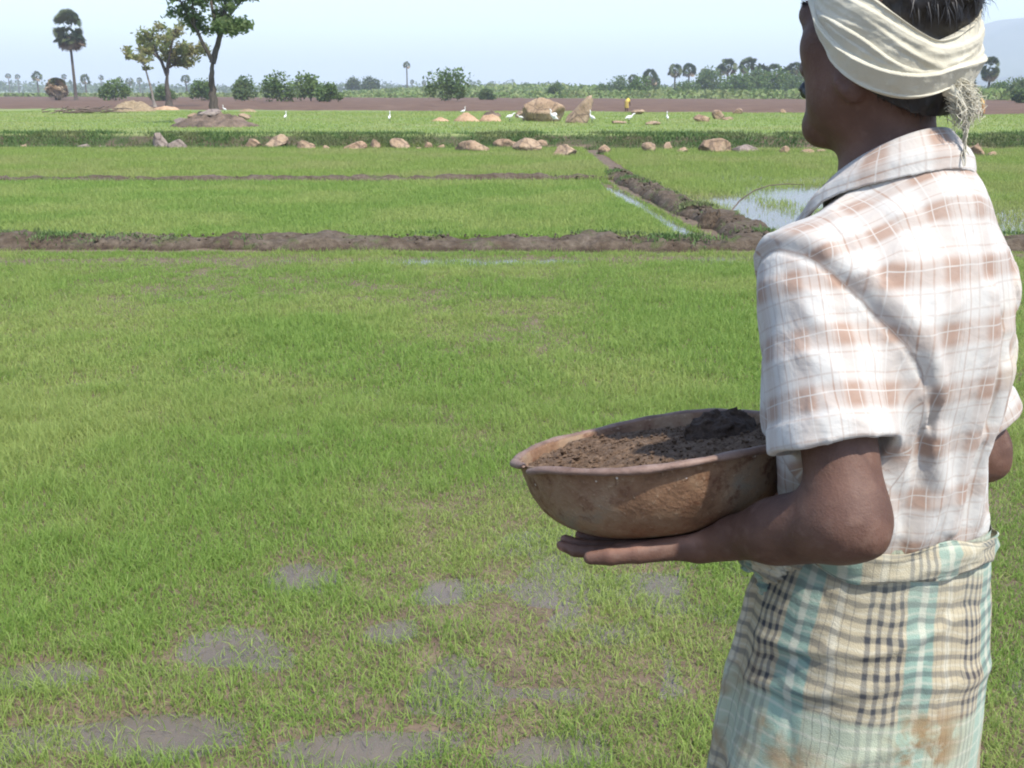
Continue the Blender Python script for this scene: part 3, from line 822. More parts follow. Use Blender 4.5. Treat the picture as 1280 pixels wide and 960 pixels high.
# sideburns in grey
for s in (-1, 1):
    for i in range(160):
        b = np.array([s*(.066+rg.normal(0, .001)), rg.uniform(.012, .042), rg.uniform(-.045, .012)])
        b[0] = s*.0745*math.sqrt(max(0.05, 1-((b[1]+.01)/.094)**2-((b[2]-.038)/.085)**2*.9))*1.0+s*.002
        e = b+np.array([s*.002, -.006, -.012])*rg.uniform(.6, 1.3)+rg.normal(0, .0015, 3)
        B_, E_ = Hp(*b), Hp(*e); sd_ = HM@np.array([0, .0005, .0002])
        mgs[s].add(np.array([B_-sd_, B_+sd_, E_]), np.array([[0, 1, 2]]))
for s in (-1, 1): mgs[s].build('sideburn', M_GREY, hair)['label'] = 'greying sideburn hair at the temple'
mb = MB()
def stache(P):
    q = head_local(P); d = None
    for s in (-1, 1):
        x = smin(rc(q, (s*.003, .099, -.047), (s*.022, .090, -.052), .0075, .008), rc(q, (s*.022, .090, -.052), (s*.040, .074, -.062), .008, .0045), .01)
        d = x if d is None else smin(d, x, .004)
    return d+.0016*fbm(P*220, 2, 6)
V, F = surface_net(stache, Hp(0, .08, -.05)-.075, Hp(0, .08, -.05)+.075, .0023)
mk('moustache', V, F, M_HAIR, MAN)
for s in (-1, 1):
    mb = MB()
    for i in range(130):
        t = rg.random(); b = np.array([s*(.012+.038*t), .0915-.020*t*t+rg.normal(0, .001), .034+.006*math.sin(t*2.6)+rg.normal(0, .002)])
        e = b+np.array([s*.007, .004-.002*t, .003+rg.normal(0, .002)])
        B_, E_ = Hp(*b), Hp(*e); sd_ = HM@np.array([0, .0003, .0006])
        mb.add(np.array([B_-sd_, B_+sd_, E_]), np.array([[0, 1, 2]]))
    mb.build('eyebrow', M_HAIR, MAN)
    mb = MB()
    for i in range(24):
        t = i/23; b = np.array([s*(.019+.024*t), .0865-.004*(2*t-1)**2-.006*t, .0125])
        e = b+np.array([s*.003*(t-.2), .009, .004-.006*abs(t-.5)])
        B_, E_ = Hp(*b), Hp(*e); sd_ = HM@np.array([.0004, 0, 0])
        mb.add(np.array([B_-sd_, B_+sd_, E_]), np.array([[0, 1, 2]]))
    mb.build('eyelash', M_HAIR, MAN)

# ---------------------------------------------------------------- pan of soil
def loc_to_world(): return Matrix.Translation((.45, 1.2, .12)) @ Matrix.Rotation(R_(28), 4, 'Z')
PAN = empty('pan', (0, 0, 0), 0, 'rusty round metal pan held on the man\'s left forearm, heaped with brown soil', 'pan')
mw = loc_to_world() @ Matrix.Translation(Vector(BC)) @ Matrix(BM.tolist()).to_4x4()
PAN.matrix_world = mw
k = NT('rusty_iron'); p = k.obj(); px_, py_, pz_ = k.sep(p)
n1 = k.noise(11, 6, .65, vec=p, dist=.4); n2 = k.noise(38, 6, .7, vec=p); n3 = k.noise(160, 4, .6, vec=p)
c = k.ramp(n1, [(.30, (.095, .052, .030)), (.44, (.20, .112, .062)), (.55, (.25, .165, .10)), (.68, (.19, .165, .125))])
c = k.mix(k.smooth(n2, .52, .68), c, (.115, .050, .026))
c = k.mix(k.math('MULTIPLY', k.smooth(n3, .6, .72), .6), c, (.36, .27, .18))
lowr = k.math('SUBTRACT', 1., k.smooth(pz_, -.10, -.055))
c = k.mix(k.math('MULTIPLY', k.math('MULTIPLY', lowr, k.smooth(n2, .40, .6)), .85), c, (.20, .082, .036))
drop = k.math('MULTIPLY', k.smooth(k.noise(75, 1, vec=p), .77, .80), 1.)
c = k.mix(drop, c, (.55, .50, .43))
k.bsdf(c, k.math('MULTIPLY_ADD', n2, .35, .45), k.bump(k.math('ADD', k.math('MULTIPLY', n2, 1.6), n3), .0026, .7), spec=.35, metal=.1)
M_RUST = k.m
k = NT('rim_iron'); p = k.obj(); n2 = k.noise(30, 6, .7, vec=p)
c = k.ramp(n2, [(.3, (.11, .065, .047)), (.5, (.20, .13, .10)), (.7, (.27, .19, .155))])
k.bsdf(c, k.math('MULTIPLY_ADD', n2, .3, .45), k.bump(k.noise(120, 4, vec=p), .0015, .7), spec=.35, metal=.1)
M_RIM = k.m
prof = [(r-.0035, z) for z, r in BPROF]
fine = []
for i in range(len(prof)-1):
    for t in (0, .25, .5, .75): fine.append((prof[i][0]*(1-t)+prof[i+1][0]*t, prof[i][1]*(1-t)+prof[i+1][1]*t))
fine.append(prof[-1])
for _ in range(3): fine = [fine[0]]+[((fine[i-1][0]+2*fine[i][0]+fine[i+1][0])/4, (fine[i-1][1]+2*fine[i][1]+fine[i+1][1])/4) for i in range(1, len(fine)-1)]+[fine[-1]]
inner = [(max(r-.003, 0), z+.003) for r, z in fine[::-1]]
pr = np.array(inner+[(.183, .003)]+fine); n = 160
a = np.arange(n)*2*math.pi/n
A_, I_ = np.meshgrid(a, np.arange(len(pr)), indexing='ij')
r = pr[I_, 0]; z = pr[I_, 1]
dent = .0030*fbm(np.stack([np.cos(A_)*2.2, np.sin(A_)*2.2, z*16], -1), 3, 21)*sstep(0, .08, r)
wav = .0028*np.sin(A_*2+.6)+.0016*np.sin(A_*5+1)
V = np.stack([(r+dent)*np.cos(A_), (r+dent)*np.sin(A_), z+wav*sstep(-.08, 0, z)], -1).reshape(-1, 3)
mk('bowl', V, grid_faces(n, len(pr), True, False), M_RUST, PAN)
# rolled rim, torn at one place
m = 14; b = np.arange(m)*2*math.pi/m
inva = mw.inverted()
# the tear sits on the side turned away from the chest
ta = math.atan2(*reversed((inva.to_3x3() @ Vector((-.95, -.35, 0)))[:2]))
n = 200; V = []
for i in range(n):
    t = ta+.035+(2*math.pi-.02)*i/(n-1)
    fr = i/(n-1); step = .006*(1-sstep(0, .05, fr))-.0035*sstep(.93, 1, fr)
    R = .1835+.003*vnoise(np.array([[math.cos(t)*2.2, math.sin(t)*2.2, 0]]), 21)[0]-step*.3
    zc = .002+.0028*math.sin(t*2+.6)+.0016*math.sin(t*5+1)-step*.8
    rr_ = .0058*(1+.10*math.sin(t*9)+.08*math.sin(t*23))
    if i in (0, n-1): rr_ *= .5
    for bb in b: V.append([(R+.003+rr_*1.05*math.cos(bb))*math.cos(t), (R+.003+rr_*1.05*math.cos(bb))*math.sin(t), zc+rr_*.8*math.sin(bb)])
V = np.array(V); F = [grid_faces(n, m, False, True)]
V = np.concatenate([V, [V[:m].mean(0)], [V[-m:].mean(0)]]); j = np.arange(m); j2 = (j+1) % m
F.append(np.concatenate([np.stack([j2, j, np.full(m, n*m)], 1), np.stack([(n-1)*m+j, (n-1)*m+j2, np.full(m, n*m+1)], 1)]))
mk('rim', V, F, M_RIM, PAN)

# soil
SOIL = empty('soil', (0, 0, 0), 0, 'crumbly brown soil filling the rusty pan, darker moist lump near the shirt', 'soil')
SOIL.matrix_world = mw
k = NT('dry_soil'); p = k.obj(); n1 = k.noise(40, 6, .7, vec=p); n2 = k.noise(230, 4, .7, vec=p)
c = k.ramp(n2, [(.3, (.075, .047, .030)), (.5, (.155, .102, .066)), (.66, (.225, .155, .105)), (.78, (.36, .28, .20))])
c = k.mix(k.smooth(n1, .4, .66), c, k.mix(1., c, (.6, .56, .52), 'MULTIPLY'))
k.bsdf(c, .95, k.bump(k.math('ADD', n1, n2), .004, .9), spec=.15); M_SOIL = k.m
k = NT('moist_soil'); p = k.obj(); n2 = k.noise(200, 4, .7, vec=p)
c = k.ramp(n2, [(.3, (.032, .021, .015)), (.6, (.070, .046, .032)), (.8, (.12, .08, .055))])
k.bsdf(c, .85, k.bump(k.math('ADD', k.noise(60, 5, vec=p), n2), .004, .9), spec=.2); M_MOIST = k.m
g = 150; gx = np.linspace(-.18, .18, g); GX, GY = np.meshgrid(gx, gx, indexing='ij')
rr = np.hypot(GX, GY); q2 = np.minimum(rr, .1705); sc = np.where(rr > 0, q2/np.maximum(rr, 1e-9), 1)
GX, GY = GX*sc, GY*sc
h = -.006-.002*(rr/.18)+.004*fbm(np.stack([GX*16, GY*16], -1), 3, 2)+.0025*fbm(np.stack([GX*110, GY*110], -1), 3, 4)
V = np.stack([GX, GY, np.minimum(h, -.004)], -1).reshape(-1, 3)
soil = mk('soil_bed', V, grid_faces(g, g), M_SOIL, SOIL)
heap_dir = (inva.to_3x3() @ Vector((.90, .42, 0))); heap_dir.z = 0; heap_dir.normalize(); hcn = np.array(heap_dir[:2])*.102
def heap_sdf(P):
    d = ell(P, (hcn[0], hcn[1], -.012), (.048, .050, .034))
    d = smin(d, ell(P, (hcn[0]*.8-.02, hcn[1]*.8+.01, -.014), (.04, .034, .018)), .02)
    d = d+.008*fbm(P*55, 3, 11)+.003*fbm(P*190, 2, 12)
    return np.maximum(d, np.hypot(P[:, 0], P[:, 1])-.172)
V, F = surface_net(heap_sdf, (hcn[0]-.1, hcn[1]-.1, -.06), (hcn[0]+.1, hcn[1]+.1, .05), .0026)
mk('moist_lump', V, F, M_MOIST, SOIL)
# crumbs scattered over the surface
mb = MB(); rg = np.random.default_rng(12)
ico = np.array([[0, 0, 1], [.9, 0, .3], [.2, .85, .3], [-.75, .5, .3], [-.7, -.5, .3], [.25, -.85, .3], [0, 0, -.8]])
icf = np.array([[0, 1, 2], [0, 2, 3], [0, 3, 4], [0, 4, 5], [0, 5, 1], [6, 2, 1], [6, 3, 2], [6, 4, 3], [6, 5, 4], [6, 1, 5]])
for i in range(900):
    r_, t_ = .168*math.sqrt(rg.random()), rg.uniform(0, 6.28)
    x_, y_ = r_*math.cos(t_), r_*math.sin(t_); s_ = rg.gamma(2., .0006)+.0006
    ix, iy = int((x_+.18)/.36*(g-1)+.5), int((y_+.18)/.36*(g-1)+.5)
    mb.add(ico*(1+rg.normal(0, .2, (7, 1)))*s_+np.array([x_, y_, min(h[ix, iy], -.004)+s_*.4]), icf)
o = mb.build('crumbs', M_SOIL, SOIL, smooth=False); o['kind'] = 'stuff'
# ================================================================== GROUND
def axis_pts(segs):
    out = []
    for a, b, s in segs: out += list(np.arange(a, b, s))
    return np.array(out)
def geo(a, b, s, g):
    o = [a]
    while o[-1] < b: o.append(o[-1]+s); s *= g
    return o
xs = axis_pts([(-9, 9, .09)]); xr = geo(9, 7000, .1, 1.10); xs = np.concatenate([-np.array(xr[::-1]), xs[1:], xr])
ys = np.concatenate([-np.array(geo(2, 400, .3, 1.3))[::-1], axis_pts([(-1.9, 2, .12), (2, 12, .06), (12, 32, .14), (32, 36, .12)]), geo(36, 9000, .3, 1.06)])
def bank_y(x): return 30.2+.25*np.sin(x*.35)+.2*np.sin(x*.9+1)-.045*np.maximum(x, 0)
POOLS = [(275, 808, .17, .14), (375, 716, .10, .13), (60, 840, .16, .06), (555, 740, .05, .07), (440, 935, .20, .06), (200, 915, .18, .08), (690, 940, .12, .05), (490, 790, .07, .06)]
POOLS = [(*ground_at(px, py), a, b) for px, py, a, b in POOLS]
def pool_mask(x, y):
    m = np.zeros_like(x)
    for cx, cy, a, b in POOLS:
        wob = .25*vnoise(np.stack([x*4, y*4], -1), 55)
        m = np.maximum(m, 1-sstep(.3, 1.9, np.sqrt(((x-cx)/a)**2+((y-cy)/b)**2)+wob))
    return m
def terrain(x, y):
    P2 = np.stack([x, y], -1)
    h = .008*fbm(P2*1.1, 3, 1)+.006*fbm(P2*6, 2, 2)+.004-.006*(1-sstep(2.4, 4.2, y))
    h = h-.020*pool_mask(x, y)*(y < 8)
    # pools beside the crossing bund and below the near bund
    h = h-.009*np.exp(-((y-10.1-.03*x)/.28)**2)*(sstep(-.2, .3, vnoise(P2*np.array([.8, .3]), 9)+.15))
    rt = sstep(3.2, 3.9, x)*sstep(11.6, 12.6, y)
    wetm = np.exp(-((x-3.4)/.5)**2)*sstep(11.6, 12.3, y)*(1-sstep(15.5, 17.5, y))+np.exp(-((x-4.7)/.8)**2-((y-16.5)/1.6)**2)+1.0*np.exp(-((x-(2.10-.06*(y-11)))/.13)**2)*sstep(11.6, 12.2, y)*(1-sstep(17, 18.5, y))
    h = h-.06*wetm
    h = h-.035*rt*(1-sstep(19, 24, y))+.035*rt*sstep(.0, .6, vnoise(P2*np.array([.9, .7]), 14))
    t = sstep(bank_y(x), bank_y(x)+1.0, y)
    up = .40+.10*fbm(P2*.25, 2, 3)*sstep(33, 60, y)*.4+.012*fbm(P2*1.5, 2, 4)
    brown = sstep(72-.3*x-4, 72-.3*x+4, y)
    up = up+.06*fbm(P2*np.array([.8, 1.2]), 2, 6)*brown*(1-sstep(200, 240, y))
    return h*(1-t)+up*t
GX, GY = np.meshgrid(xs, ys, indexing='ij')
Z = terrain(GX, GY)
V = np.stack([GX, GY, Z], -1).reshape(-1, 3)
k = NT('fields'); p = k.pos(); X_, Y_, Z_ = k.sep(p)
n1 = k.noise(1.3, 5, vec=p); n2 = k.noise(9, 5, .6, vec=p); n3 = k.noise(.12, 4, vec=p); n4 = k.noise(60, 4, .6, vec=p)
mud = k.ramp(n2, [(.3, (.095, .066, .045)), (.55, (.15, .108, .075)), (.75, (.20, .15, .105))])
# wet silt is darker
# terrace: short grass, dry earth patches
gr = k.ramp(n3, [(.35, (.155, .215, .060)), (.5, (.19, .245, .075)), (.62, (.225, .25, .09))])
gr = k.mix(k.math('MULTIPLY', k.smooth(n1, .52, .72), .35), gr, (.19, .16, .085))
gr = k.mix(k.math('MULTIPLY', k.smooth(n2, .5, .7), .4), gr, (.07, .11, .022))
brn = k.ramp(k.noise(.5, 6, .65, vec=p), [(.3, (.085, .046, .026)), (.5, (.122, .069, .040)), (.7, (.16, .10, .062))])
far = k.ramp(k.noise(.018, 4, vec=p), [(.35, (.10, .15, .045)), (.5, (.15, .19, .06)), (.62, (.20, .22, .09))])
yb = k.math('MULTIPLY_ADD', k.math('SUBTRACT', k.noise(.35, 3, vec=p), .5), 5., k.math('MULTIPLY_ADD', X_, .3, Y_))
c = k.mix(k.smooth(Z_, .30, .39), k.mix(k.smooth(Z_, .06, .14), mud, k.mix(k.smooth(n1, .40, .58), (.105, .075, .052), (.045, .062, .020))), gr)
c = k.mix(k.smooth(yb, 64.5, 66.5), c, brn)
c = k.mix(k.smooth(k.math('MULTIPLY_ADD', X_, .55, Y_), 185, 200), c, far)
k.bsdf(c, .8, k.bump(k.math('ADD', k.math('MULTIPLY', n2, 2.), n4), .012, .7), spec=.25)
ground = mk('ground', V, grid_faces(len(xs), len(ys)), k.m); tag(ground, kind='structure')

# shallow muddy water standing in the paddies
k = NT('muddy_water'); p = k.pos()
n = k.noise(2.2, 3, vec=p)
c = k.mix(k.smooth(n, .35, .65), (.20, .18, .148), (.235, .214, .182))
nrm = k.bump(k.noise(14, 2, vec=p), .0006, .5)
df = k.n('ShaderNodeBsdfDiffuse'); k.setin(df.inputs[0], c)
tr = k.n('ShaderNodeBsdfTransparent'); gl = k.n('ShaderNodeBsdfGlossy'); gl.inputs['Roughness'].default_value = .05; k.link(nrm, gl.inputs['Normal'])
m1 = k.n('ShaderNodeMixShader'); m1.inputs[0].default_value = .40; k.link(tr.outputs[0], m1.inputs[1]); k.link(df.outputs[0], m1.inputs[2])
fr = k.n('ShaderNodeFresnel'); fr.inputs[0].default_value = 1.33
m2 = k.n('ShaderNodeMixShader'); k.link(fr.outputs[0], m2.inputs[0]); k.link(m1.outputs[0], m2.inputs[1]); k.link(gl.outputs[0], m2.inputs[2]); k.link(m2.outputs[0], k.out.inputs[0])
wv = np.array([[-60, -3, 0], [60, -3, 0], [60, 31.2, 0], [-60, 31.2, 0]], float); wv[:, 2] = -.006
water = mk('water', wv, np.array([[0, 1, 2, 3]]), k.m, smooth=False); tag(water, kind='structure')

# ------------------------------------------------------------------ earth bunds
k = NT('bund_earth'); p = k.pos()
n1 = k.noise(2.5, 5, vec=p); n2 = k.noise(14, 6, .68, vec=p); n3 = k.noise(70, 4, .65, vec=p)
c = k.ramp(n2, [(.28, (.066, .050, .036)), (.5, (.125, .097, .070)), (.72, (.195, .158, .118))])
c = k.mix(k.smooth(n1, .42, .62), c, k.mix(1., c, (.75, .70, .66), 'MULTIPLY'))
c = k.mix(k.math('MULTIPLY', k.smooth(k.noise(4.5, 4, vec=p), .56, .68), .55), c, (.085, .12, .03))
Z_ = k.sep(p)[2]
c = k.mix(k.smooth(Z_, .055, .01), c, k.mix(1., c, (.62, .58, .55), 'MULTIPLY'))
k.bsdf(c, .92, k.bump(k.math('ADD', k.math('MULTIPLY', n2, 2.), n3), .02, .9), spec=.2)
M_BUND = k.m
def bund(name, pts, width, height, step, seed, top=.45, rough=1.):
    pts = np.array(pts, float); seg = np.linalg.norm(np.diff(pts, axis=0), axis=1); L = np.concatenate([[0], np.cumsum(seg)])
    s = np.arange(0, L[-1], step); cx = np.interp(s, L, pts[:, 0]); cy = np.interp(s, L, pts[:, 1])
    wob = .06*fbm(np.stack([s*.9, s*0], -1), 3, seed); t = np.gradient(np.stack([cx, cy], -1), axis=0); t /= np.linalg.norm(t, axis=1)[:, None]
    nrm = np.stack([-t[:, 1], t[:, 0]], -1)
    m = max(18, int(width*2/step*1.1)); v = np.linspace(-1, 1, m)
    S, Vv = np.meshgrid(np.arange(len(s)), v, indexing='ij')
    hw = width*(1+.22*fbm(np.stack([s*1.3, s*0+3], -1), 2, seed+1))
    x = cx[S]+nrm[S, 0]*(Vv*hw[S]+wob[S]); y = cy[S]+nrm[S, 1]*(Vv*hw[S]+wob[S])
    prof = 1-sstep(top, 1., np.abs(Vv))
    P3 = np.stack([x, y], -1)
    hh = height*(1+.20*fbm(np.stack([s*1.1, s*0+9], -1), 3, seed+2))
    hh = hh*sstep(0, .5, s)*sstep(0, .5, L[-1]-s)
    z = prof*hh[S]-.05*(np.abs(Vv) > .97)-.012
    z = z+rough*(.035*fbm(P3*4, 3, seed+4)+.016*fbm(P3*14, 3, seed+5))*np.minimum(1, prof*2.2)
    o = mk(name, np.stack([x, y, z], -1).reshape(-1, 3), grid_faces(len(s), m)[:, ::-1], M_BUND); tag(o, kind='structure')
    return o
B1 = [(-30, 11.6), (-6, 11.15), (-1.2, 11.05), (2.6, 11.0), (6, 10.9), (20, 10.6)]
bund('earth_bund', B1, .40, .112, .045, 100)
B2 = [(-40, 19.1), (-9, 19.25), (-2, 19.3), (2.2, 19.9), (2.6, 19.8)]
bund('earth_bund', B2, .26, .10, .07, 200)
B3 = [(2.72, 11.0), (2.60, 13.0), (2.35, 15.5), (2.2, 18.0), (2.05, 20.4), (2.0, 21.0)]
bund('earth_bund', B3, .31, .125, .05, 300)
bund('earth_bund', [(-7, .35), (-1, .35), (1, .4), (8, .5)], .95, .118, .05, 400, top=.8, rough=.12)

# clods along the crest of the bunds
mb = MB(); rg = np.random.default_rng(22)
def clod(mb, c, s):
    d = ico*(1+rg.normal(0, .22, (7, 1)))*np.array([1, 1, .75])
    a = rg.uniform(0, 6.28); ca, sa = math.cos(a), math.sin(a)
    d = d@np.array([[ca, -sa, 0], [sa, ca, 0], [0, 0, 1]])
    mb.add(d*s+np.array(c), icf)
def along(pts, n):
    pts = np.array(pts, float); seg = np.linalg.norm(np.diff(pts, axis=0), axis=1); L = np.concatenate([[0], np.cumsum(seg)])
    s = rg.uniform(0, L[-1], n); return np.interp(s, L, pts[:, 0]), np.interp(s, L, pts[:, 1])
for pts, n, w, h, sz in (([(-7, 11.2), (8, 11.0)], 900, .38, .10, .013), ([(-9.5, 19.2), (2.3, 19.7)], 300, .2, .07, .014), (B3, 600, .28, .12, .016)):
    xx, yy = along(pts, n)
    for x, y in zip(xx, yy):
        o = rg.normal(0, .4)*w; f = max(0, 1-(abs(o)/w/1.15)**3)
        dx, dy = (0, o) if pts is not B3 else (o, 0)
        clod(mb, (x+dx, y+dy, h*f+rg.normal(0, .008)), sz*rg.gamma(3, .35))
cx_, cy_ = 2.50, 13.6
for i in range(0): clod(mb, (cx_+rg.normal(0, .10), cy_+rg.normal(0, .12), .14+rg.random()*.14), .045*rg.uniform(.5, 1.3))
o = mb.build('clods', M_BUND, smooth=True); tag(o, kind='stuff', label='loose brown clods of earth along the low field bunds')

# ------------------------------------------------------------------ rice seedlings and weeds
M_RICE = foliage_mat('rice_leaf', (.215, .325, .062), (.305, .43, .105), (.345, .42, .12), trans=.5, scale=.5)
M_RICE_Y = foliage_mat('rice_leaf_pale', (.255, .345, .072), (.34, .43, .115), (.36, .40, .13), trans=.5, scale=.35)
M_WEED = foliage_mat('weed_leaf', (.080, .145, .040), (.130, .21, .058), (.155, .185, .07), trans=.3, scale=1.)
def blades(name, x, y, z, L, w, mat, lean=.35, rgs=1, segs=3, label=None):
    rg = np.random.default_rng(rgs); n = len(x)
    az = rg.uniform(0, 2*np.pi, n); ln = np.abs(rg.normal(lean, lean*.5, n)); L = L*rg.uniform(.55, 1.25, n); w = w*rg.uniform(.7, 1.25, n)
    d = np.stack([np.cos(az), np.sin(az)], -1); sa = rg.uniform(0, 2*np.pi, n); sd = np.stack([np.cos(sa), np.sin(sa)], -1)
    V = np.zeros((n, 2*segs+1, 3), np.float32); base = np.stack([x, y, z], -1)
    for s in range(segs+1):
        t = s/segs; a = ln*t*1.5
        out = L*t*np.sin(a)*.9; up = L*t*np.cos(a)
        c = base+np.stack([d[:, 0]*out, d[:, 1]*out, up], -1)
        ww = w*(1-t*.75)*.5
        if s < segs:
            V[:, 2*s, :2] = c[:, :2]-sd*ww[:, None]; V[:, 2*s+1, :2] = c[:, :2]+sd*ww[:, None]; V[:, 2*s:2*s+2, 2] = c[:, 2:3]
        else: V[:, 2*s] = c
    q = []; k = 2*segs+1
    for s in range(segs-1): q.append([2*s, 2*s+1, 2*s+3, 2*s+2])
    I = (np.arange(n)*k)[:, None]
    F4 = (I[:, None, :]+np.array(q)[None]).reshape(-1, 4) if q else np.zeros((0, 4), int)
    F3 = I+np.array([[2*segs-2, 2*segs-1, 2*segs]])
    o = mk(name, V.reshape(-1, 3), [F4, F3], mat, smooth=False)
    return tag(o, kind='stuff', label=label)
def scatter(rg, x0, x1, y0, y1, dens):
    n = int((x1-x0)*(y1-y0)*dens); return rg.uniform(x0, x1, n), rg.uniform(y0, y1, n)
def infrustum(x, y, m=2.3): return np.abs(x) < y*.56+m
def dens_near(x, y):
    P2 = np.stack([x, y], -1)
    n = fbm(P2*.9, 3, 61)*.45+fbm(P2*3.2, 2, 62)*.28+fbm(P2*9, 2, 63)*.30
    thin = 1-sstep(2.6, 5.6, y-.10*x)            # sparse at the feet of the viewer
    d = .97-.24*thin+n*(.10+.50*thin)
    left = sstep(-.6, -1.6, x)*sstep(2.6, 3.3, y); d = d+.22*left*thin
    d = d*(1-.86*pool_mask(x, y)**1.4*(y < 8))
    d = d*(1-.8*np.exp(-((y-10.15-.03*x)/.24)**2))
    return np.clip(d, .05, 1)
rg = np.random.default_rng(40); X1, Y1, Z1 = [], [], []
for y0, y1, dn in ((1.25, 3.5, 21000), (3.5, 5.5, 16000), (5.5, 7.5, 8500), (7.5, 10.6, 6500)):
    x, y = scatter(rg, -y1*.56-2.3, y1*.56+2.3, y0, y1, dn)
    m = infrustum(x, y) & (rg.random(len(x)) < dens_near(x, y))
    X1.append(x[m]); Y1.append(y[m])
x, y = np.concatenate(X1), np.concatenate(Y1)
# seedlings were broadcast: they stand in small tufts
x = x+rg.normal(0, .006, len(x)); y = y+rg.normal(0, .006, len(y))
sc = .82+.35*vnoise(np.stack([x*.7, y*.7], -1), 71)+.30*vnoise(np.stack([x*6, y*6], -1), 72)
near = y < 5.5
blades('rice_seedlings', x[near], y[near], terrain(x[near], y[near])-.006, .074*sc[near], .0036, M_RICE, .52, 1, 3, 'bright green rice seedlings standing in the wet near paddy')
blades('rice_seedlings', x[~near], y[~near], terrain(x[~near], y[~near])-.006, .078*sc[~near], .0060, M_RICE, .62, 2, 2, 'bright green rice seedlings in the near paddy below the first bund')
# flattened leaf tips and shoots floating in the wet corner
x, y = scatter(rg, -2.6, 2.6, 1.5, 3.8, 420); m = infrustum(x, y)
blades('fallen_seedlings', x[m], y[m], np.full(m.sum(), .004), .06, .0045, M_RICE_Y, 1.15, 5, 3, 'bent pale seedling leaves lying on the wet mud')
# second field
x, y = scatter(rg, -14, 2.6, 11.45, 19.3, 3000)
m = infrustum(x, y) & (x < 2.45-.07*(y-11)-.15) & (y > 11.5-.02*x) & (rg.random(len(x)) < np.clip(.95-1.0*np.exp(-((x-(2.10-.06*(y-11)))/.15)**2)*(np.sin(y*1.2)*.35+.7)+.25*vnoise(np.stack([x, y], -1)*.7, 8), .05, 1))
blades('rice_seedlings', x[m], y[m], terrain(x[m], y[m])-.006, .10, .011, M_RICE, .62, 3, 2, 'even bright green rice seedlings in the fenced plot between two bunds'.replace('fenced plot', 'plot'))
# third field, behind the far bund, yellower
x, y = scatter(rg, -20, 18, 19.2, 30.2, 2700)
m = infrustum(x, y) & ((x < 2.0) & (y > 19.55)) & (rg.random(len(x)) < .8+.3*vnoise(np.stack([x, y], -1)*.5, 18))
blades('rice_seedlings', x[m], y[m], terrain(x[m], y[m])-.006, .12, .014, M_RICE_Y, .6, 4, 2, 'yellowish green rice seedlings behind the far bund')
# right hand field, flooded and thin
x, y = scatter(rg, 2.4, 19, 11.4, 29.6, 1400)
cl = vnoise(np.stack([x, y], -1)*np.array([1.1, .8]), 28)+.35*vnoise(np.stack([x, y], -1)*4, 29)
wet = np.exp(-((x-3.35)/.42)**2)*sstep(11.5, 12.5, y)*(1-sstep(15.5, 17.5, y))+np.exp(-((x-4.7)/.8)**2-((y-16.5)/1.6)**2)
m = infrustum(x, y) & (x > 2.85-.075*(y-11)) & (rg.random(len(x)) < np.clip(.62+.55*cl+.35*sstep(17, 22, y)-1.1*wet, .03, 1))
blades('rice_seedlings', x[m], y[m], terrain(x[m], y[m])-.006, .13, .012, M_RICE_Y, .55, 6, 2, 'thin yellowish rice plants standing in the flooded plot past the crossing bund')
# terrace turf
x, y = scatter(rg, -38, 38, 31.2, 66, 160)
m = infrustum(x, y, 3) & (y < 66-.3*x-1) & (y > bank_y(x)+1.0)
blades('grass', x[m], y[m], terrain(x[m], y[m])-.01, .09, .04, M_RICE_Y, .9, 7, 1, 'short green grass on the terrace behind the stone bank')
# rough growth on the bank
x, y = scatter(rg, -20, 19, 29.7, 31.9, 1100)
b = bank_y(x); m = infrustum(x, y) & (y > b-.45) & (y < b+1.3)
gm = vnoise(np.stack([x*.55, y*1.2], -1), 33)+.5*vnoise(np.stack([x*2, y*3], -1), 34)
m &= rg.random(len(x)) < np.clip(.62+.9*gm, .08, 1)
blades('weeds', x[m], y[m], terrain(x[m], y[m])-.01, .15, .026, M_WEED, .7, 8, 2, 'dark green weeds growing over the stone bank')
# weeds on the bunds
for pts, n, w, h, sd_ in ((B1, 5200, .45, .13, 9), (B2, 1500, .2, .07, 10), (B3, 2600, .34, .14, 11)):
    pts2 = [(-8, 11.2), (8, 11.0)] if pts is B1 else pts
    x, y = along(pts2, n*5); o = rg.normal(0, .45, len(x))*w
    if pts is B3: x = x+o
    else: y = y+o
    g = vnoise(np.stack([x*1.1, y*2.2], -1), sd_*7)+.45*vnoise(np.stack([x*5, y*5], -1), sd_*7+1)
    m = (rg.random(len(x)) < np.clip(g*1.1-.28, 0, 1)) & infrustum(x, y)
    z = h*np.clip(1-(np.abs(o[m])/w/1.15)**3, 0, 1)
    blades('weeds', x[m], y[m], z-.01, .075, .016, M_WEED, .8, sd_, 2, {9: 'low weeds on the near earth bund', 10: 'low weeds on the far earth bund', 11: 'low weeds on the crossing earth bund'}[sd_])
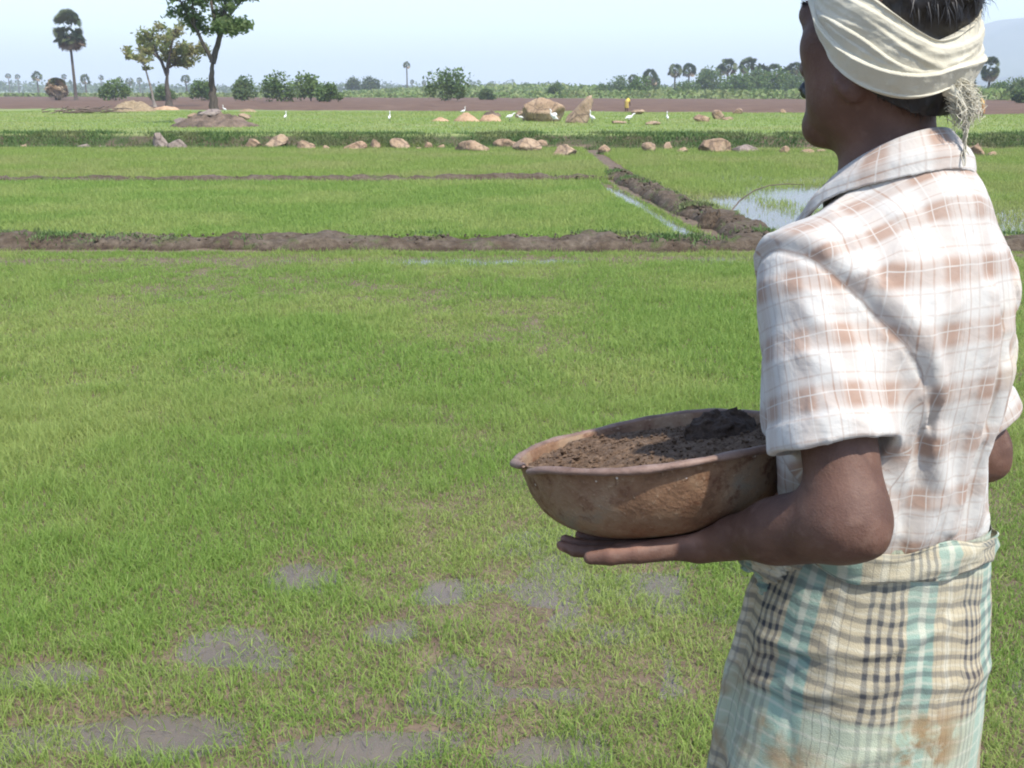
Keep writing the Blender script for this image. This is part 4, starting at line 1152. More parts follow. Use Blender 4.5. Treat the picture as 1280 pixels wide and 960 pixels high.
# ================================================================== STONES
def icosphere(sub):
    import bmesh
    bm = bmesh.new(); bmesh.ops.create_icosphere(bm, subdivisions=sub, radius=1)
    V = np.array([v.co[:] for v in bm.verts]); F = np.array([[v.index for v in f.verts] for f in bm.faces]); bm.free(); return V, F
ICV, ICF = icosphere(4)
def stone_mat(name, a, b, c_):
    k = NT(name); p = k.obj(); n1 = k.noise(2.2, 6, .65, vec=p); n2 = k.noise(11, 5, .65, vec=p)
    oi = k.n('ShaderNodeObjectInfo').outputs['Random']
    c = k.ramp(n1, [(.32, a), (.5, b), (.68, c_)])
    c = k.mix(k.math('MULTIPLY', k.smooth(n2, .52, .66), .65), c, (.12, .09, .072))
    vo = k.n('ShaderNodeTexVoronoi', feature='DISTANCE_TO_EDGE'); vo.inputs['Scale'].default_value = 1.3; k.link(p, vo.inputs['Vector'])
    c = k.mix(k.math('MULTIPLY', k.math('SUBTRACT', 1., k.smooth(vo.outputs['Distance'], .0, .035)), .6), c, (.08, .06, .05))
    c = k.mix(k.math('MULTIPLY', oi, .45), c, k.mix(1., c, (.86, .72, .66), 'MULTIPLY'))
    k.bsdf(c, .9, k.bump(k.math('ADD', n1, n2), .05, .8), spec=.2); return k.m
M_STONE = stone_mat('weathered_granite', (.22, .155, .10), (.35, .25, .165), (.45, .345, .24))
M_STONE_G = stone_mat('grey_granite', (.17, .14, .125), (.26, .215, .185), (.33, .28, .24))
def stone(px, py, w, h, label, lean=0., flat=.6, seed=0, mat=None, name='stone', group='stones along the field bank', top=None, z=None):
    """w, h: size in metres"""
    if z is None:
        x, y = ground_at(px, py, .4 if py < 165 else .12)
        if py >= 165: y = min(y, bank_y(np.array(x))+.15); x = (px-640)/(FPX*math.cos(PITCH)+(480-py)*math.sin(PITCH))*y
    zg = float(terrain(np.array([x]), np.array([y]))[0])
    V = ICV.copy(); rgs = np.random.default_rng(1000+seed)
    for i in range(11):
        n = unit(rgs.normal(0, 1, 3)); dcut = rgs.uniform(.50, .88); e = V@n-dcut; V = V-np.maximum(e, 0)[:, None]*n*.95
    V = V*(1+.10*fbm(V*1.6+seed, 3, seed)+.03*fbm(V*6+seed, 3, seed+1))[:, None]
    V = V*np.array([w*.56, w*flat*.56, h*.62])
    if top: V[:, 0] += V[:, 2]*top
    a = lean; V = V@np.array([[math.cos(a), 0, -math.sin(a)], [0, 1, 0], [math.sin(a), 0, math.cos(a)]]).T
    V[:, 2] -= V[:, 2].min(); V[:, 2] -= .22*h
    o = mk(name, V, ICF, mat or M_STONE); o.location = (x, y, zg-.02)
    return tag(o, label, 'stone', group)
ST = [  # px, base py, width px, height px, lean, label
 (30, 184, 10, 7, 0, 'small pale stone by itself near the far left end of the bank'),
 (103, 184, 22, 9, .1, 'low brown stone half buried in bank weeds, left of the grey blocks'),
 (125, 184, 12, 6, 0, 'small stone in weeds between low brown stone and grey blocks'),
 (200, 184, 24, 19, -.1, 'blocky grey stone in the bank below the thatch coloured heap'),
 (222, 185, 26, 16, .35, 'reddish slanting stone leaning against the blocky grey stone'),
 (315, 181, 22, 12, -.1, 'flat brown stone in the bank just below the tree mound'),
 (344, 182, 32, 15, .42, 'long tan stone tilted down to one side beside the tree mound'),
 (381, 186, 25, 14, 0, 'rounded pale tan stone next to the long tilted stone'),
 (407, 186, 9, 7, 0, 'tiny stone in the weeds beside the rounded pale tan stone'),
 (443, 186, 29, 12, .15, 'wedge shaped tan stone thinning to one end at foot of bank'),
 (469, 185, 16, 13, -.1, 'squarish tan stone just past the wedge shaped stone'),
 (499, 182, 28, 13, -.35, 'overhanging stone with dark hollow beneath it high in the bank'),
 (524, 186, 9, 5, 0, 'flat little stone lying before the notched weeds of the bank'),
 (535, 184, 11, 8, .3, 'small tilted stone right after the overhanging stone'),
 (552, 185, 13, 7, -.3, 'small orange tan stone just before the long flat topped slab'),
 (589, 188, 46, 15, 0, 'long flat topped tan slab at the foot of the bank'),
 (633, 181, 30, 15, -.15, 'rounded stone resting on top behind the broad reddish stone'),
 (656, 188, 38, 17, 0, 'broad reddish stone in middle of the bank pile'),
 (677, 182, 19, 12, .2, 'brown stone wedged on far side of the broad reddish stone'),
 (704, 193, 30, 13, .25, 'sloping stone slipped forward onto the green plot'),
 (755, 190, 15, 10, .2, 'lone small tan stone beyond the sloping slipped stone'),
 (811, 189, 18, 14, .5, 'narrow slanted stone leaning in the bank weeds'),
 (836, 186, 13, 11, .2, 'small pointed orange stone beside dark earth of the bank'),
 (852, 189, 18, 8, 0, 'low flat stone before the largest bank boulder'),
 (896, 189, 42, 19, .05, 'largest boulder of the bank, flat topped and tan'),
 (930, 189, 34, 12, 0, 'wide grey brown stone touching the largest bank boulder'),
 (980, 190, 15, 9, 0, 'yellowish stone by the mouth of the man'),
 (1010, 190, 17, 8, 0, 'small reddish stone just below the man\'s chin'),
 (1026, 189, 13, 7, 0, 'small pale stone nearest to the man\'s throat'),
 (1202, 192, 13, 13, 0, 'upright reddish stone right under the frayed turban end'),
 (1221, 193, 20, 14, -.35, 'pale triangular stone behind the man\'s far shoulder'),
 (1241, 194, 12, 6, 0, 'small flat tan stone past the pale triangular stone'),
]
for i, (px, py, w, h, ln, lb) in enumerate(ST):
    d = 30.6/FPX*.92
    stone(px, py-3, w*d, h*d*1.15, lb, ln, .75, i, M_STONE_G if 'grey' in lb else M_STONE)
TB_ = [
 (676, 152, 56, 25, 0, None, 'huge smooth rounded boulder on terrace, largest rock in the field', 'boulder'),
 (728, 154, 30, 30, 0, .45, 'tall leaning pointed boulder beside the huge rounded boulder', 'boulder'),
 (650, 147, 12, 8, .3, None, 'pale knob of rock at foot of the huge rounded boulder', 'stone'),
 (609, 145, 9, 5, 0, None, 'flat pale stone behind the sandy heaps', 'stone'),
 (773, 155, 18, 5, 0, None, 'low brown stone in grass between pointed boulder and yellow worker', 'stone'),
 (798, 143, 16, 6, 0, None, 'pale stone at the edge of ploughed soil near the yellow worker', 'stone'),
 (815, 156, 18, 5, 0, None, 'flat orange stone lying alone in terrace grass', 'stone'),
 (878, 152, 19, 12, -.2, None, 'angular tan stone, nearer one of a terrace pair', 'stone'),
 (897, 149, 16, 11, .3, None, 'angular brown stone, farther one of a terrace pair', 'stone'),
 (909, 150, 14, 4, 0, None, 'thin flat stone trailing from the angular terrace pair', 'stone'),
 (922, 143, 11, 6, 0, None, 'small orange stone on the ploughed edge past the angular pair', 'stone'),
 (979, 142, 7, 5, 0, None, 'tiny pale stone on ploughed soil close to the man\'s face', 'stone'),
]
for i, (px, py, w, h, ln, tp, lb, nm) in enumerate(TB_):
    x, y = ground_at(px, py, .4); d = math.hypot(x, y)/FPX
    o = stone(px, py, w*d, h*d*1.12, lb, ln, .7 if w > 25 else .8, 60+i, None, nm, 'stones scattered on the terrace', tp)
    o['category'] = 'boulder' if nm == 'boulder' else 'stone'

# weeds round the feet of the bank stones
rg = np.random.default_rng(88); WX, WY = [], []
for o in [o for o in bpy.data.objects if o.get('group') == 'stones along the field bank']:
    n = int(26+60*o.dimensions.x); WX.append(o.location.x+rg.normal(0, .55, n)*o.dimensions.x); WY.append(o.location.y-o.dimensions.y*.35+rg.normal(0, .10, n))
WX, WY = np.concatenate(WX), np.concatenate(WY)
blades('weeds', WX, WY, terrain(WX, WY)-.01, .13, .022, M_WEED, .6, 81, 2, 'green weeds crowding the feet of the bank stones')
# heaps of earth and straw
def heap(name, px, py, w, h, mat, label, cat, seed, z=.4, depth=.7, rough=.12):
    x, y = ground_at(px, py, z); d = math.hypot(x, y)/FPX; w *= d; h *= d
    n = 56; g = np.linspace(-1, 1, n); A, B = np.meshgrid(g, g, indexing='ij'); r = np.hypot(A, B)
    f = np.maximum(0, 1-r*r)*(1+.35*fbm(np.stack([A*1.6, B*1.6], -1)+seed, 3, seed))
    Zz = h*f*(1+rough*fbm(np.stack([A*7, B*7], -1), 3, seed+1))-.06*(r > .9)
    V = np.stack([A*w*.5, B*w*.5*depth, Zz], -1).reshape(-1, 3)
    o = mk(name, V, grid_faces(n, n), mat); o.location = (x, y+w*.5*depth*.6, float(terrain(np.array([x]), np.array([y]))[0])-.03)
    return tag(o, label, cat)
k = NT('dry_earth'); p = k.obj(); n1 = k.noise(2.5, 6, .65, vec=p); n2 = k.noise(12, 5, vec=p)
c = k.ramp(n1, [(.3, (.060, .047, .038)), (.5, (.14, .105, .080)), (.7, (.24, .175, .13))])
c = k.mix(k.math('MULTIPLY', k.smooth(n2, .55, .65), .4), c, (.07, .055, .045))
k.bsdf(c, .95, k.bump(k.math('ADD', n1, n2), .06, .9), spec=.15); M_EARTH = k.m
k = NT('sandy_earth'); p = k.obj(); n1 = k.noise(3, 6, .6, vec=p)
c = k.ramp(n1, [(.35, (.33, .21, .13)), (.65, (.46, .31, .20))]); k.bsdf(c, .95, k.bump(n1, .05, .7), spec=.15); M_SAND = k.m
k = NT('straw'); p = k.obj(); n1 = k.noise(5, 6, .7, vec=p, dist=1.)
c = k.ramp(n1, [(.3, (.17, .125, .08)), (.5, (.28, .21, .13)), (.7, (.38, .30, .195))]); k.bsdf(c, .95, k.bump(n1, .08, .9), spec=.15); M_STRAW = k.m
heap('earth_heap', 893, 286, 46, 20, M_BUND, 'lumpy brown heap of fresh mud on the crossing bund', 'heap', 31, z=.0, rough=.22)
MOUND = heap('earth_mound', 262, 159, 116, 12, M_EARTH, 'grey brown mound of earth and rubble around the foot of the tall tree', 'mound', 5, rough=.3)
heap('straw_heap', 163, 140, 56, 9, M_STRAW, 'pale straw heap beside the sparse tree at ploughed edge', 'heap', 8)
heap('straw_heap', 205, 138, 34, 5, M_SAND, 'low tan litter heap at the foot of the sparse tree', 'heap', 11)
heap('straw_heap', 308, 140, 26, 4, M_STRAW, 'low straw strip lying past the tall tree\'s mound', 'heap', 12)
heap('sand_heap', 583, 152, 36, 9, M_SAND, 'longer orange sandy heap left of the huge boulder', 'heap', 14)
heap('sand_heap', 613, 152, 30, 8, M_SAND, 'smaller orange sandy heap touching the huge boulder side', 'heap', 15)
heap('sand_heap', 550, 152, 26, 5, M_SAND, 'faint low sandy heap farthest from the huge boulder', 'heap', 16)
heap('earth_heap', 615, 146, 26, 8, M_EARTH, 'dark brown earth heap behind the orange sandy heaps', 'heap', 17)
# rubble and stumps on the mound
rg = np.random.default_rng(77)
bpy.context.view_layer.update()
for i, (px, py, w, h, lb) in enumerate([(262, 158, 22, 9, 'dark rounded rock in front of the tall tree\'s trunk'), (283, 156, 20, 8, 'dark flat rock at right foot of the tall tree'), (243, 150, 16, 10, 'brown rough rock on left shoulder of the tree mound'), (252, 151, 9, 12, 'upright tan rock against the tall tree\'s trunk'), (228, 155, 18, 8, 'mossy dark rock on left slope of tree mound'), (306, 150, 20, 8, 'pinkish rock on the right slope of tree mound')]):
    o = stone(px, py, w*40/FPX, h*40/FPX, lb, rg.uniform(-.3, .3), .8, 90+i, M_STONE_G if 'dark' in lb or 'mossy' in lb else M_STONE, 'stone', 'rocks on the tree mound')
    hit, pt_, _, _ = MOUND.ray_cast(Vector((o.location.x, o.location.y, 9))-MOUND.location, Vector((0, 0, -1)))
    if hit: o.location.z = pt_.z+MOUND.location.z-.05
    o.scale = (1.2,)*3
# brushwood lying on the ground
k = NT('dead_wood'); k.bsdf((.15, .11, .085), .9); M_DEAD = k.m
x0, y0 = ground_at(113, 142, .4)
BRUSH = empty('brushwood_pile', (x0, y0, .4), 0, 'pile of dry sticks lying left of the pale straw heap', 'brushwood')
for i in range(46):
    c0 = np.array([rg.normal(0, 1.1), rg.normal(0, .5), .06+rg.random()*.22]); mb = MB(); a = rg.normal(.1, .5); L = rg.uniform(.6, 1.6)
    dv = np.array([math.cos(a), math.sin(a)*.6, rg.normal(.06, .12)])*L/2
    mb.tube(np.array([c0-dv, c0+rg.normal(0, .05, 3), c0+dv]), [.035, .03, .018], 5)
    mb.build('stick', M_DEAD, BRUSH)
# bent twig on the crossing bund
a0 = np.array([*ground_at(913, 266, .12), .12]); pts = []
for px, py, dz in ((913, 266, .0), (925, 250, .14), (943, 238, .26), (962, 231, .32), (984, 229, .34), (1005, 231, .33)):
    Y = a0[1]-.1*(px-913)/90; pts.append(((px-640)/(FPX*math.cos(PITCH)+(480-py)*math.sin(PITCH))*Y, Y, .13+dz*1.05))
mb = MB(); mb.tube(np.array(pts), [.010, .009, .008, .007, .006, .004], 6)
tag(mb.build('bent_twig', M_DEAD), 'thin dark twig arching from the crossing bund over flooded plot', 'twig')

# ================================================================== TREES
k = NT('bark'); p = k.obj(); n = k.noise(7, 6, .7, vec=p); mp = k.n('ShaderNodeMapping'); mp.inputs['Scale'].default_value = (9, 9, 1.5); k.link(p, mp.inputs[0])
n2 = k.noise(2, 5, .6, vec=mp.outputs[0]); c = k.ramp(n2, [(.3, (.050, .042, .036)), (.55, (.105, .088, .074)), (.75, (.17, .145, .12))])
k.bsdf(c, .95, k.bump(n2, .04, .9), spec=.1); M_BARK = k.m
k = NT('pale_bark'); p = k.obj(); n2 = k.noise(6, 5, .6, vec=p); c = k.ramp(n2, [(.3, (.14, .12, .10)), (.7, (.27, .235, .20))]); k.bsdf(c, .95, spec=.1); M_BARKP = k.m
M_L1 = foliage_mat('leaf_dark', (.095, .155, .050), (.140, .210, .070), (.17, .23, .085), .55, scale=1.2)
M_L2 = foliage_mat('leaf_olive', (.22, .27, .085), (.29, .33, .115), (.32, .30, .13), .55, scale=1.)
M_L3 = foliage_mat('leaf_bush', (.065, .12, .022), (.105, .175, .036), (.135, .20, .05), .3, scale=.5)
M_L4 = foliage_mat('leaf_far', (.050, .085, .030), (.075, .115, .040), (.095, .13, .05), .2, scale=.1)
M_PALM = foliage_mat('palm_leaf', (.045, .075, .028), (.075, .105, .040), (.10, .12, .05), .15, scale=.6)
M_DRYP = foliage_mat('dry_palm_leaf', (.16, .105, .06), (.24, .165, .10), (.33, .26, .18), .1, scale=.8)
def leaf_mesh(name, C, size, mat, parent=None, rg=None, elong=1.7, droop=.0):
    n = len(C); d = rg.normal(0, 1, (n, 3)); d[:, 2] = d[:, 2]*.7-droop; d /= np.linalg.norm(d, axis=1)[:, None]
    u = np.cross(d, rg.normal(0, 1, (n, 3))); u /= np.linalg.norm(u, axis=1)[:, None]
    s = size*rg.uniform(.55, 1.3, n)[:, None]
    V = np.stack([C-d*s*elong*.5, C+u*s*.45, C+d*s*elong*.5, C-u*s*.45], 1).reshape(-1, 3)
    return mk(name, V, np.arange(4*n).reshape(-1, 4), mat, parent, smooth=False)
def limb_tree(loc, limbs, radii, leaf_pts_fn, leaf_size, n_leaf, lmat, bmat, label, cat, name, seed, spread, group=None, droop=.2, twigs=70):
    root = empty(name, loc, 0, label, cat, group); rg = np.random.default_rng(seed); mb = MB(); tips = []
    for pts, r in zip(limbs, radii):
        pts = np.array(pts, float); L = np.linspace(0, 1, len(pts)); t = np.linspace(0, 1, 14)
        P = np.stack([np.interp(t, L, pts[:, i]) for i in range(3)], -1)
        for _ in range(2): P[1:-1] = (P[:-2]+2*P[1:-1]+P[2:])/4
        P[1:-1] += rg.normal(0, .02, P[1:-1].shape)*min(1, r*6)
        R = r*(1-.72*t)
        if pts[0][2] < .1: R = R*(1+.7*np.exp(-t*14))
        mb.tube(P, R, 9)
        for q in P[5:]: tips.append(q)
    tips = np.array(tips); big = []
    for i in range(twigs):
        b = tips[rg.integers(len(tips))]
        if leaf_pts_fn and not leaf_pts_fn(b[None])[0]: continue
        dv = rg.normal(0, 1, 3); dv[2] = abs(dv[2])*.5+.1; dv = unit(dv)*spread*rg.uniform(.5, 1.3)
        m = b+dv*.5+rg.normal(0, .05, 3)*spread; e = b+dv+np.array([0, 0, -.12*spread])
        mb.tube(np.array([b, m, e]), [.03*spread, .02*spread, .008], 5); big += [m, e, e, (m+e)/2]
    mb.build('trunk', bmat, root)
    big = np.array(big); big = big[leaf_pts_fn(big)] if leaf_pts_fn else big
    # leaves hang in clumps round the twig ends
    k_ = rg.integers(len(big), size=n_leaf); C = big[k_]+rg.normal(0, .20*spread, (n_leaf, 3))*np.array([1, 1, .75])
    leaf_mesh('crown', C, leaf_size, lmat, root, rg, 2.2, droop)
    return root
def at(px, py, Y, z=None):
    x = (px-640)/(FPX*math.cos(PITCH)+(480-py)*math.sin(PITCH))*Y
    return (x, Y, float(terrain(np.array([x]), np.array([float(Y)]))[0]) if z is None else z)
s40 = 40/FPX
def tp(dx, up, dy=0): return (dx*s40, dy, up*s40)      # picture sized steps of the trunk, metres
tr = at(268, 152, 41)
limb_tree((tr[0], tr[1], tr[2]+.3), [
    [tp(0, -6), tp(1, 20), tp(0, 45), tp(3, 66)],
    [tp(3, 62), tp(10, 85, .2), tp(18, 110, .3), tp(24, 140, .2), tp(40, 165, .1)],
    [tp(3, 64), tp(-4, 82, -.2), tp(-12, 105, -.4), tp(-24, 130, -.5), tp(-34, 150, -.5)],
    [tp(18, 110, .3), tp(34, 130, .6), tp(48, 148, .8), tp(62, 152, .9)],
    [tp(12, 95, .2), tp(2, 125, .6), tp(-2, 160, .8), tp(4, 190, .8)],
    [tp(-12, 105, -.4), tp(-8, 135, -.8), tp(-14, 165, -1)],
    [tp(20, 116, .3), tp(26, 105, -.3), tp(36, 98, -.5)]],
    [.20, .125, .085, .06, .075, .055, .04], lambda P: (P[:, 2] > 2.45+.35*(P[:, 0] < -.3)), .10, 8200, M_L1, M_BARK,
    'tall forked tree with open green crown standing on the earth mound', 'tree', 'tree', 21, .62, droop=.35, twigs=150)
s87 = 87/FPX
def tq(dx, up, dy=0): return (dx*s87, dy, up*s87)
tr = at(212, 133, 87)
limb_tree(tr, [[tq(0, -3), tq(-1, 20), tq(0, 40)], [tq(0, 36), tq(-8, 52, .6), tq(-20, 64, 1), tq(-34, 70, 1)], [tq(0, 36), tq(6, 55, -.5), tq(14, 75, -.8), tq(20, 88, -1)],
    [tq(-3, 44), tq(-10, 70, -.6), tq(-8, 90, -.8)], [tq(4, 50), tq(20, 60, .8), tq(36, 66, 1)], [tq(2, 44), tq(10, 50, 1), tq(16, 48, 1.5)]],
    [.30, .15, .15, .11, .10, .07], lambda P: P[:, 2] > 3.0, .19, 3000, M_L2, M_BARK,
    'sparse olive tree with many bare limbs beside the straw heap', 'tree', 'tree', 22, 1.0, droop=.3, twigs=70)
tr = at(194, 136, 82); s82 = 82/FPX
limb_tree(tr, [[(0, 0, 0), (-.2, 0, 1.5), (-.5, 0, 3.0), (-.8, 0, 4.2)], [(-.5, 0, 3.0), (-1.0, .2, 3.5), (-1.5, .2, 3.9)]], [.10, .05], lambda P: P[:, 2] > 2.6, .2, 420, M_L2, M_BARKP,
    'slender pale stemmed tree leaning left before the sparse olive tree', 'tree', 'tree', 23, .7, droop=.3, twigs=14)

def bush(px, base, w, top, Y, mat, label, seed, name='bush', cat='bush', leaf=None, n=1700, trunk=False, group='bushes along the far edge of the ploughed land'):
    x, y, z = at(px, base, Y); d = Y/FPX; W = w*d; H = (base-top)*d+max(0, (CAM_Z-z)/Y*0)
    rg = np.random.default_rng(seed); root = empty(name, (x, y, z), 0, label, cat, group)
    nl = 9; cl = []
    for i in range(nl):
        a = rg.uniform(0, 6.28); r = rg.uniform(.05, .36)*W
        cl.append((r*math.cos(a), r*math.sin(a)*.8, H*rg.uniform(.40 if trunk else .22, .72), rg.uniform(.20, .30)*min(W, H*1.3)))
    cl.append((0, 0, H*.74, .24*min(W, H*1.2))); cl.append((-.3*W, 0, H*.35, .24*min(W, H))); cl.append((.3*W, 0, H*.35, .24*min(W, H)))
    C = []
    for cx, cy, cz, r in cl:
        m = n//len(cl); v = rg.normal(0, 1, (m, 3)); v /= np.linalg.norm(v, axis=1)[:, None]
        C.append(np.array([cx, cy, cz])+v*(r*rg.uniform(.5, 1.0, (m, 1))**.7*rg.choice([1, 1, 1, 1.35], (m, 1)))*rg.uniform(.8, 1.2, (1, 3)))
    C = np.concatenate(C); C = C[C[:, 2] > (.25*H if trunk else .02*H)]
    leaf_mesh('crown' if trunk else 'foliage', C, leaf or max(.22, .075*min(W, H)), mat, root, rg, 1.6, .1)
    mb = MB()
    for i in range(1 if trunk else 5):
        a = rg.uniform(0, 6.28); e = cl[i]
        mb.tube(np.array([[0, 0, -.1], [e[0]*.3, e[1]*.3, H*.3], [e[0]*.7, e[1]*.7, e[2]]]), np.array([.05, .04, .02])*max(.6, H*.22)*(1.6 if trunk else 1), 6)
    mb.build('trunk' if trunk else 'stems', M_BARK, root)
    return root
BU = [
 (143, 122, 42, 97, 140, 0, 'rounded mid green bush just right of the lone left palm'),
 (203, 123, 40, 106, 135, 1, 'dark low bush showing behind the sparse olive tree\'s trunk'),
 (252, 122, 32, 99, 140, 0, 'bright bush between the sparse olive tree and the forked tree'),
 (306, 123, 30, 93, 130, 1, 'upright dark bush immediately right of the forked tree\'s trunk'),
 (352, 125, 44, 92, 125, 0, 'tall dome of green bush, first of the clump of three'),
 (389, 125, 34, 91, 128, 0, 'tall leafy bush in the middle of the clump of three'),
 (412, 125, 36, 103, 120, 0, 'lower wide bush ending the clump of three'),
 (608, 126, 20, 113, 150, 1, 'small dark round shrub just right of the biggest round bush'),
 (556, 126, 56, 91, 130, 0, 'biggest round bush standing alone at ploughed edge mid field'),
]
for i, (px, b, w, t, Y, m, lb) in enumerate(BU): bush(px, b, w, t, Y, [M_L3, M_L1][m], lb, 200+i)
TT = [
 (441, 118, 18, 95, 330, 'dark small tree left of the pair before the thin tall palm'),
 (463, 118, 26, 96, 330, 'rounded small tree right of the pair before the thin tall palm'),
 (696, 124, 22, 107, 190, 'little round headed tree behind the huge rounded boulder'),
 (752, 120, 32, 105, 240, 'low spreading tree at the left end of the middle grove'),
 (776, 121, 40, 98, 235, 'wide dark tree in the centre of the middle grove'),
 (797, 124, 34, 99, 200, 'flat crowned tree with clear trunk at right of the middle grove'),
 (814, 116, 22, 92, 260, 'lighter leaning tree under the palm ending the middle grove'),
 (858, 121, 40, 105, 230, 'low bush like tree under the twin slender palms'),
 (885, 121, 36, 92, 235, 'bushy tree between twin slender palms and tall round palm'),
 (918, 122, 40, 97, 225, 'pale green tree under the tall round palm'),
 (945, 122, 36, 90, 230, 'dense dark tree behind the thick palm cluster'),
 (972, 122, 44, 93, 220, 'wide green tree at the right part of thick palm cluster'),
 (998, 122, 40, 98, 215, 'green tree closest to the man\'s brow'),
 (1252, 124, 34, 104, 180, 'thin stemmed light tree right of the double headed palm'),
 (1272, 126, 38, 100, 150, 'bushy tree cut by the right picture edge'),
]
for i, (px, b, w, t, Y, lb) in enumerate(TT): bush(px, b, w*(1.15 if 840 < px < 1010 else 1), t-(2 if 840 < px < 1010 else 0), Y, [M_L1, M_L3][i % 2] if Y < 300 else M_L4, lb, 300+i, 'tree', 'tree', n=1500, trunk=True, group='small trees beyond the ploughed land')
bush(1277, 134, 30, 117, 110, M_L1, 'dark dense bush at far right edge by ploughed soil', 399)

# ------------------------------------------------------------------ palmyra palms
def fan(mb, base, d, R, rg, n=13, sprd=2.5, droop=.25):
    """one fan leaf with a split margin"""
    d = unit(d); up = np.array([0, 0, 1.]); s_ = unit(np.cross(d, up*.4+rg.normal(0, .8, 3))); nrm = np.cross(s_, d)
    V = [base]; F = []
    for i in range(n):
        a = -sprd/2+sprd*i/(n-1)
        for da, rr_ in ((0, 1.), (sprd/(n-1)*.5, .70)):
            q = base+R*rr_*(math.cos(a+da)*d+math.sin(a+da)*s_)+nrm*R*(.10*abs(math.sin(a+da)*2)-.0)+np.array([0, 0, -droop*R*rr_*rr_])
            V.append(q)
    for i in range(1, 2*n-1): F.append([0, i, i+1])
    mb.add(np.array(V), np.array(F))
def palm(loc, H, Rc, label, name='palmyra_palm', seed=1, double=False, skirt=True, trunk_r=.24, group='palmyra palms standing over the fields', n=30):
    rg = np.random.default_rng(seed); root = empty(name, loc, 0, label, 'palm', group)
    mb = MB(); bend = rg.normal(0, .02)*H
    t = np.linspace(0, 1, 10); P = np.stack([bend*np.sin(t*2.5), 0*t, t*H-.3*(t == 0)], -1)
    mb.tube(P, trunk_r*(1+.5*np.exp(-t*9)-.25*t), 8); mb.build('trunk', M_BARK, root)
    top = P[-1]; mb = MB(); ms = MB()
    for i in range(n):
        u = (i+.5)/n; el = math.asin(1-2*u*.92); az = i*2.399+rg.normal(0, .2)
        if double: el = -1.15+1.6*(i/(n*.66)) if i < n*.66 else .35+1.15*(i-n*.66)/(n*.34)
        d = np.array([math.cos(az)*math.cos(el), math.sin(az)*math.cos(el), math.sin(el)])
        c0 = top+(np.array([0, 0, Rc*.62]) if (double and i >= n*.66) else 0)
        pet = Rc*rg.uniform(.38, .55); b = c0+d*pet
        tgt = ms if (el < -.55 and skirt) else mb
        tgt.tube(np.array([c0, b]), .035, 3, cap=False); fan(tgt, b, d, Rc*.62*rg.uniform(.85, 1.1), rg, droop=.10+.12*(el < 0))
    mb.build('crown', M_PALM, root)
    if skirt and ms.V: ms.build('dead_leaves', M_DRYP, root)
    return root
def palm_px(px, base, ctop, cr, Y, label, **kw):
    """base / crown-top rows and crown radius in picture units of the distance Y"""
    x, y, z = at(px, base, Y)
    zt = CAM_Z+((480-ctop)*math.cos(PITCH)-FPX*math.sin(PITCH))/(FPX*math.cos(PITCH)+(480-ctop)*math.sin(PITCH))*Y
    Rc = cr*Y/FPX
    off = 1.62*Rc if kw.get('double') else 1.0*Rc
    return palm((x, y, z), zt-z-off, Rc, label, **kw)
palm_px(95, 122, 11, 18, 150, 'lone tall palm with double crown rising at left', seed=2, double=True, trunk_r=.22, n=90)
palm_px(1233, 122, 70, 11, 190, 'double headed palm behind the man\'s turban tail', seed=3, double=True, n=80)
palm_px(1209, 121, 92, 9, 200, 'palm half hidden by the back of the head wrap', seed=4)
PL = [
 (843, 119, 84, 7.5, 250, 'left palm of the slender twin pair'), (860, 119, 84, 7.5, 255, 'right palm of the slender twin pair'),
 (909, 120, 77, 9.5, 240, 'tall palm with a full round crown between grove and thick cluster'),
 (881, 119, 90, 8, 245, 'short palm left of the full round crowned palm'), (899, 119, 86, 6, 262, 'small crowned palm tucked beside the full round crowned palm'),
 (933, 120, 75, 10, 235, 'tallest palm at the left end of thick cluster'), (950, 120, 83, 9.5, 240, 'palm just right of the tallest cluster palm'),
 (966, 120, 84, 9, 245, 'middle palm of the thick cluster'), (982, 120, 88, 8, 240, 'low palm toward the right of thick cluster'),
 (992, 120, 82, 8.5, 235, 'palm near the man\'s brow in the thick cluster'), (1003, 120, 84, 9, 238, 'palm touching the man\'s forehead outline'),
 (812, 119, 85, 9, 255, 'round palm ending the middle grove'), (791, 119, 92, 6, 265, 'low palm head peeping above the middle grove'),
 (509, 117, 76, 5, 420, 'thin tall palm standing alone above the far treeline'),
 (48, 114, 88, 6.5, 380, 'small far palm left of the dry skirted palm'), (108, 114, 92, 6.5, 370, 'small far palm close behind the lone tall palm'),
 (163, 112, 96, 5, 480, 'tiny far palm over the rounded mid green bush'), (233, 114, 92, 6, 400, 'small far palm behind the sparse olive tree'),
 (150, 112, 95, 4, 520, 'tinier far palm left of the one over rounded bush'), (12, 110, 91, 3.5, 620, 'tiny far palm at the left picture edge'),
 (24, 110, 92, 3.5, 640, 'tiny far palm second from the left picture edge'), (82, 110, 92, 3.5, 610, 'tiny far palm between the dry skirted and lone tall palms'),
 (127, 110, 93, 3.5, 600, 'tiny far palm left of the rounded mid green bush'), (175, 110, 96, 3.5, 620, 'tiny far palm left of the sparse olive tree'),
 (515, 110, 99, 3, 640, 'tiny far palm low beside the thin tall palm'), (530, 110, 100, 3, 650, 'tiny far palm left of the biggest round bush'),
]
for i, (px, b, t, r, Y, lb) in enumerate(PL): palm_px(px, b, t-(6 if px > 840 else 0), r*(1.2 if px > 700 else 1), Y, lb, seed=20+i, trunk_r=.22 if Y < 300 else .3, n=28 if Y < 300 else 20)
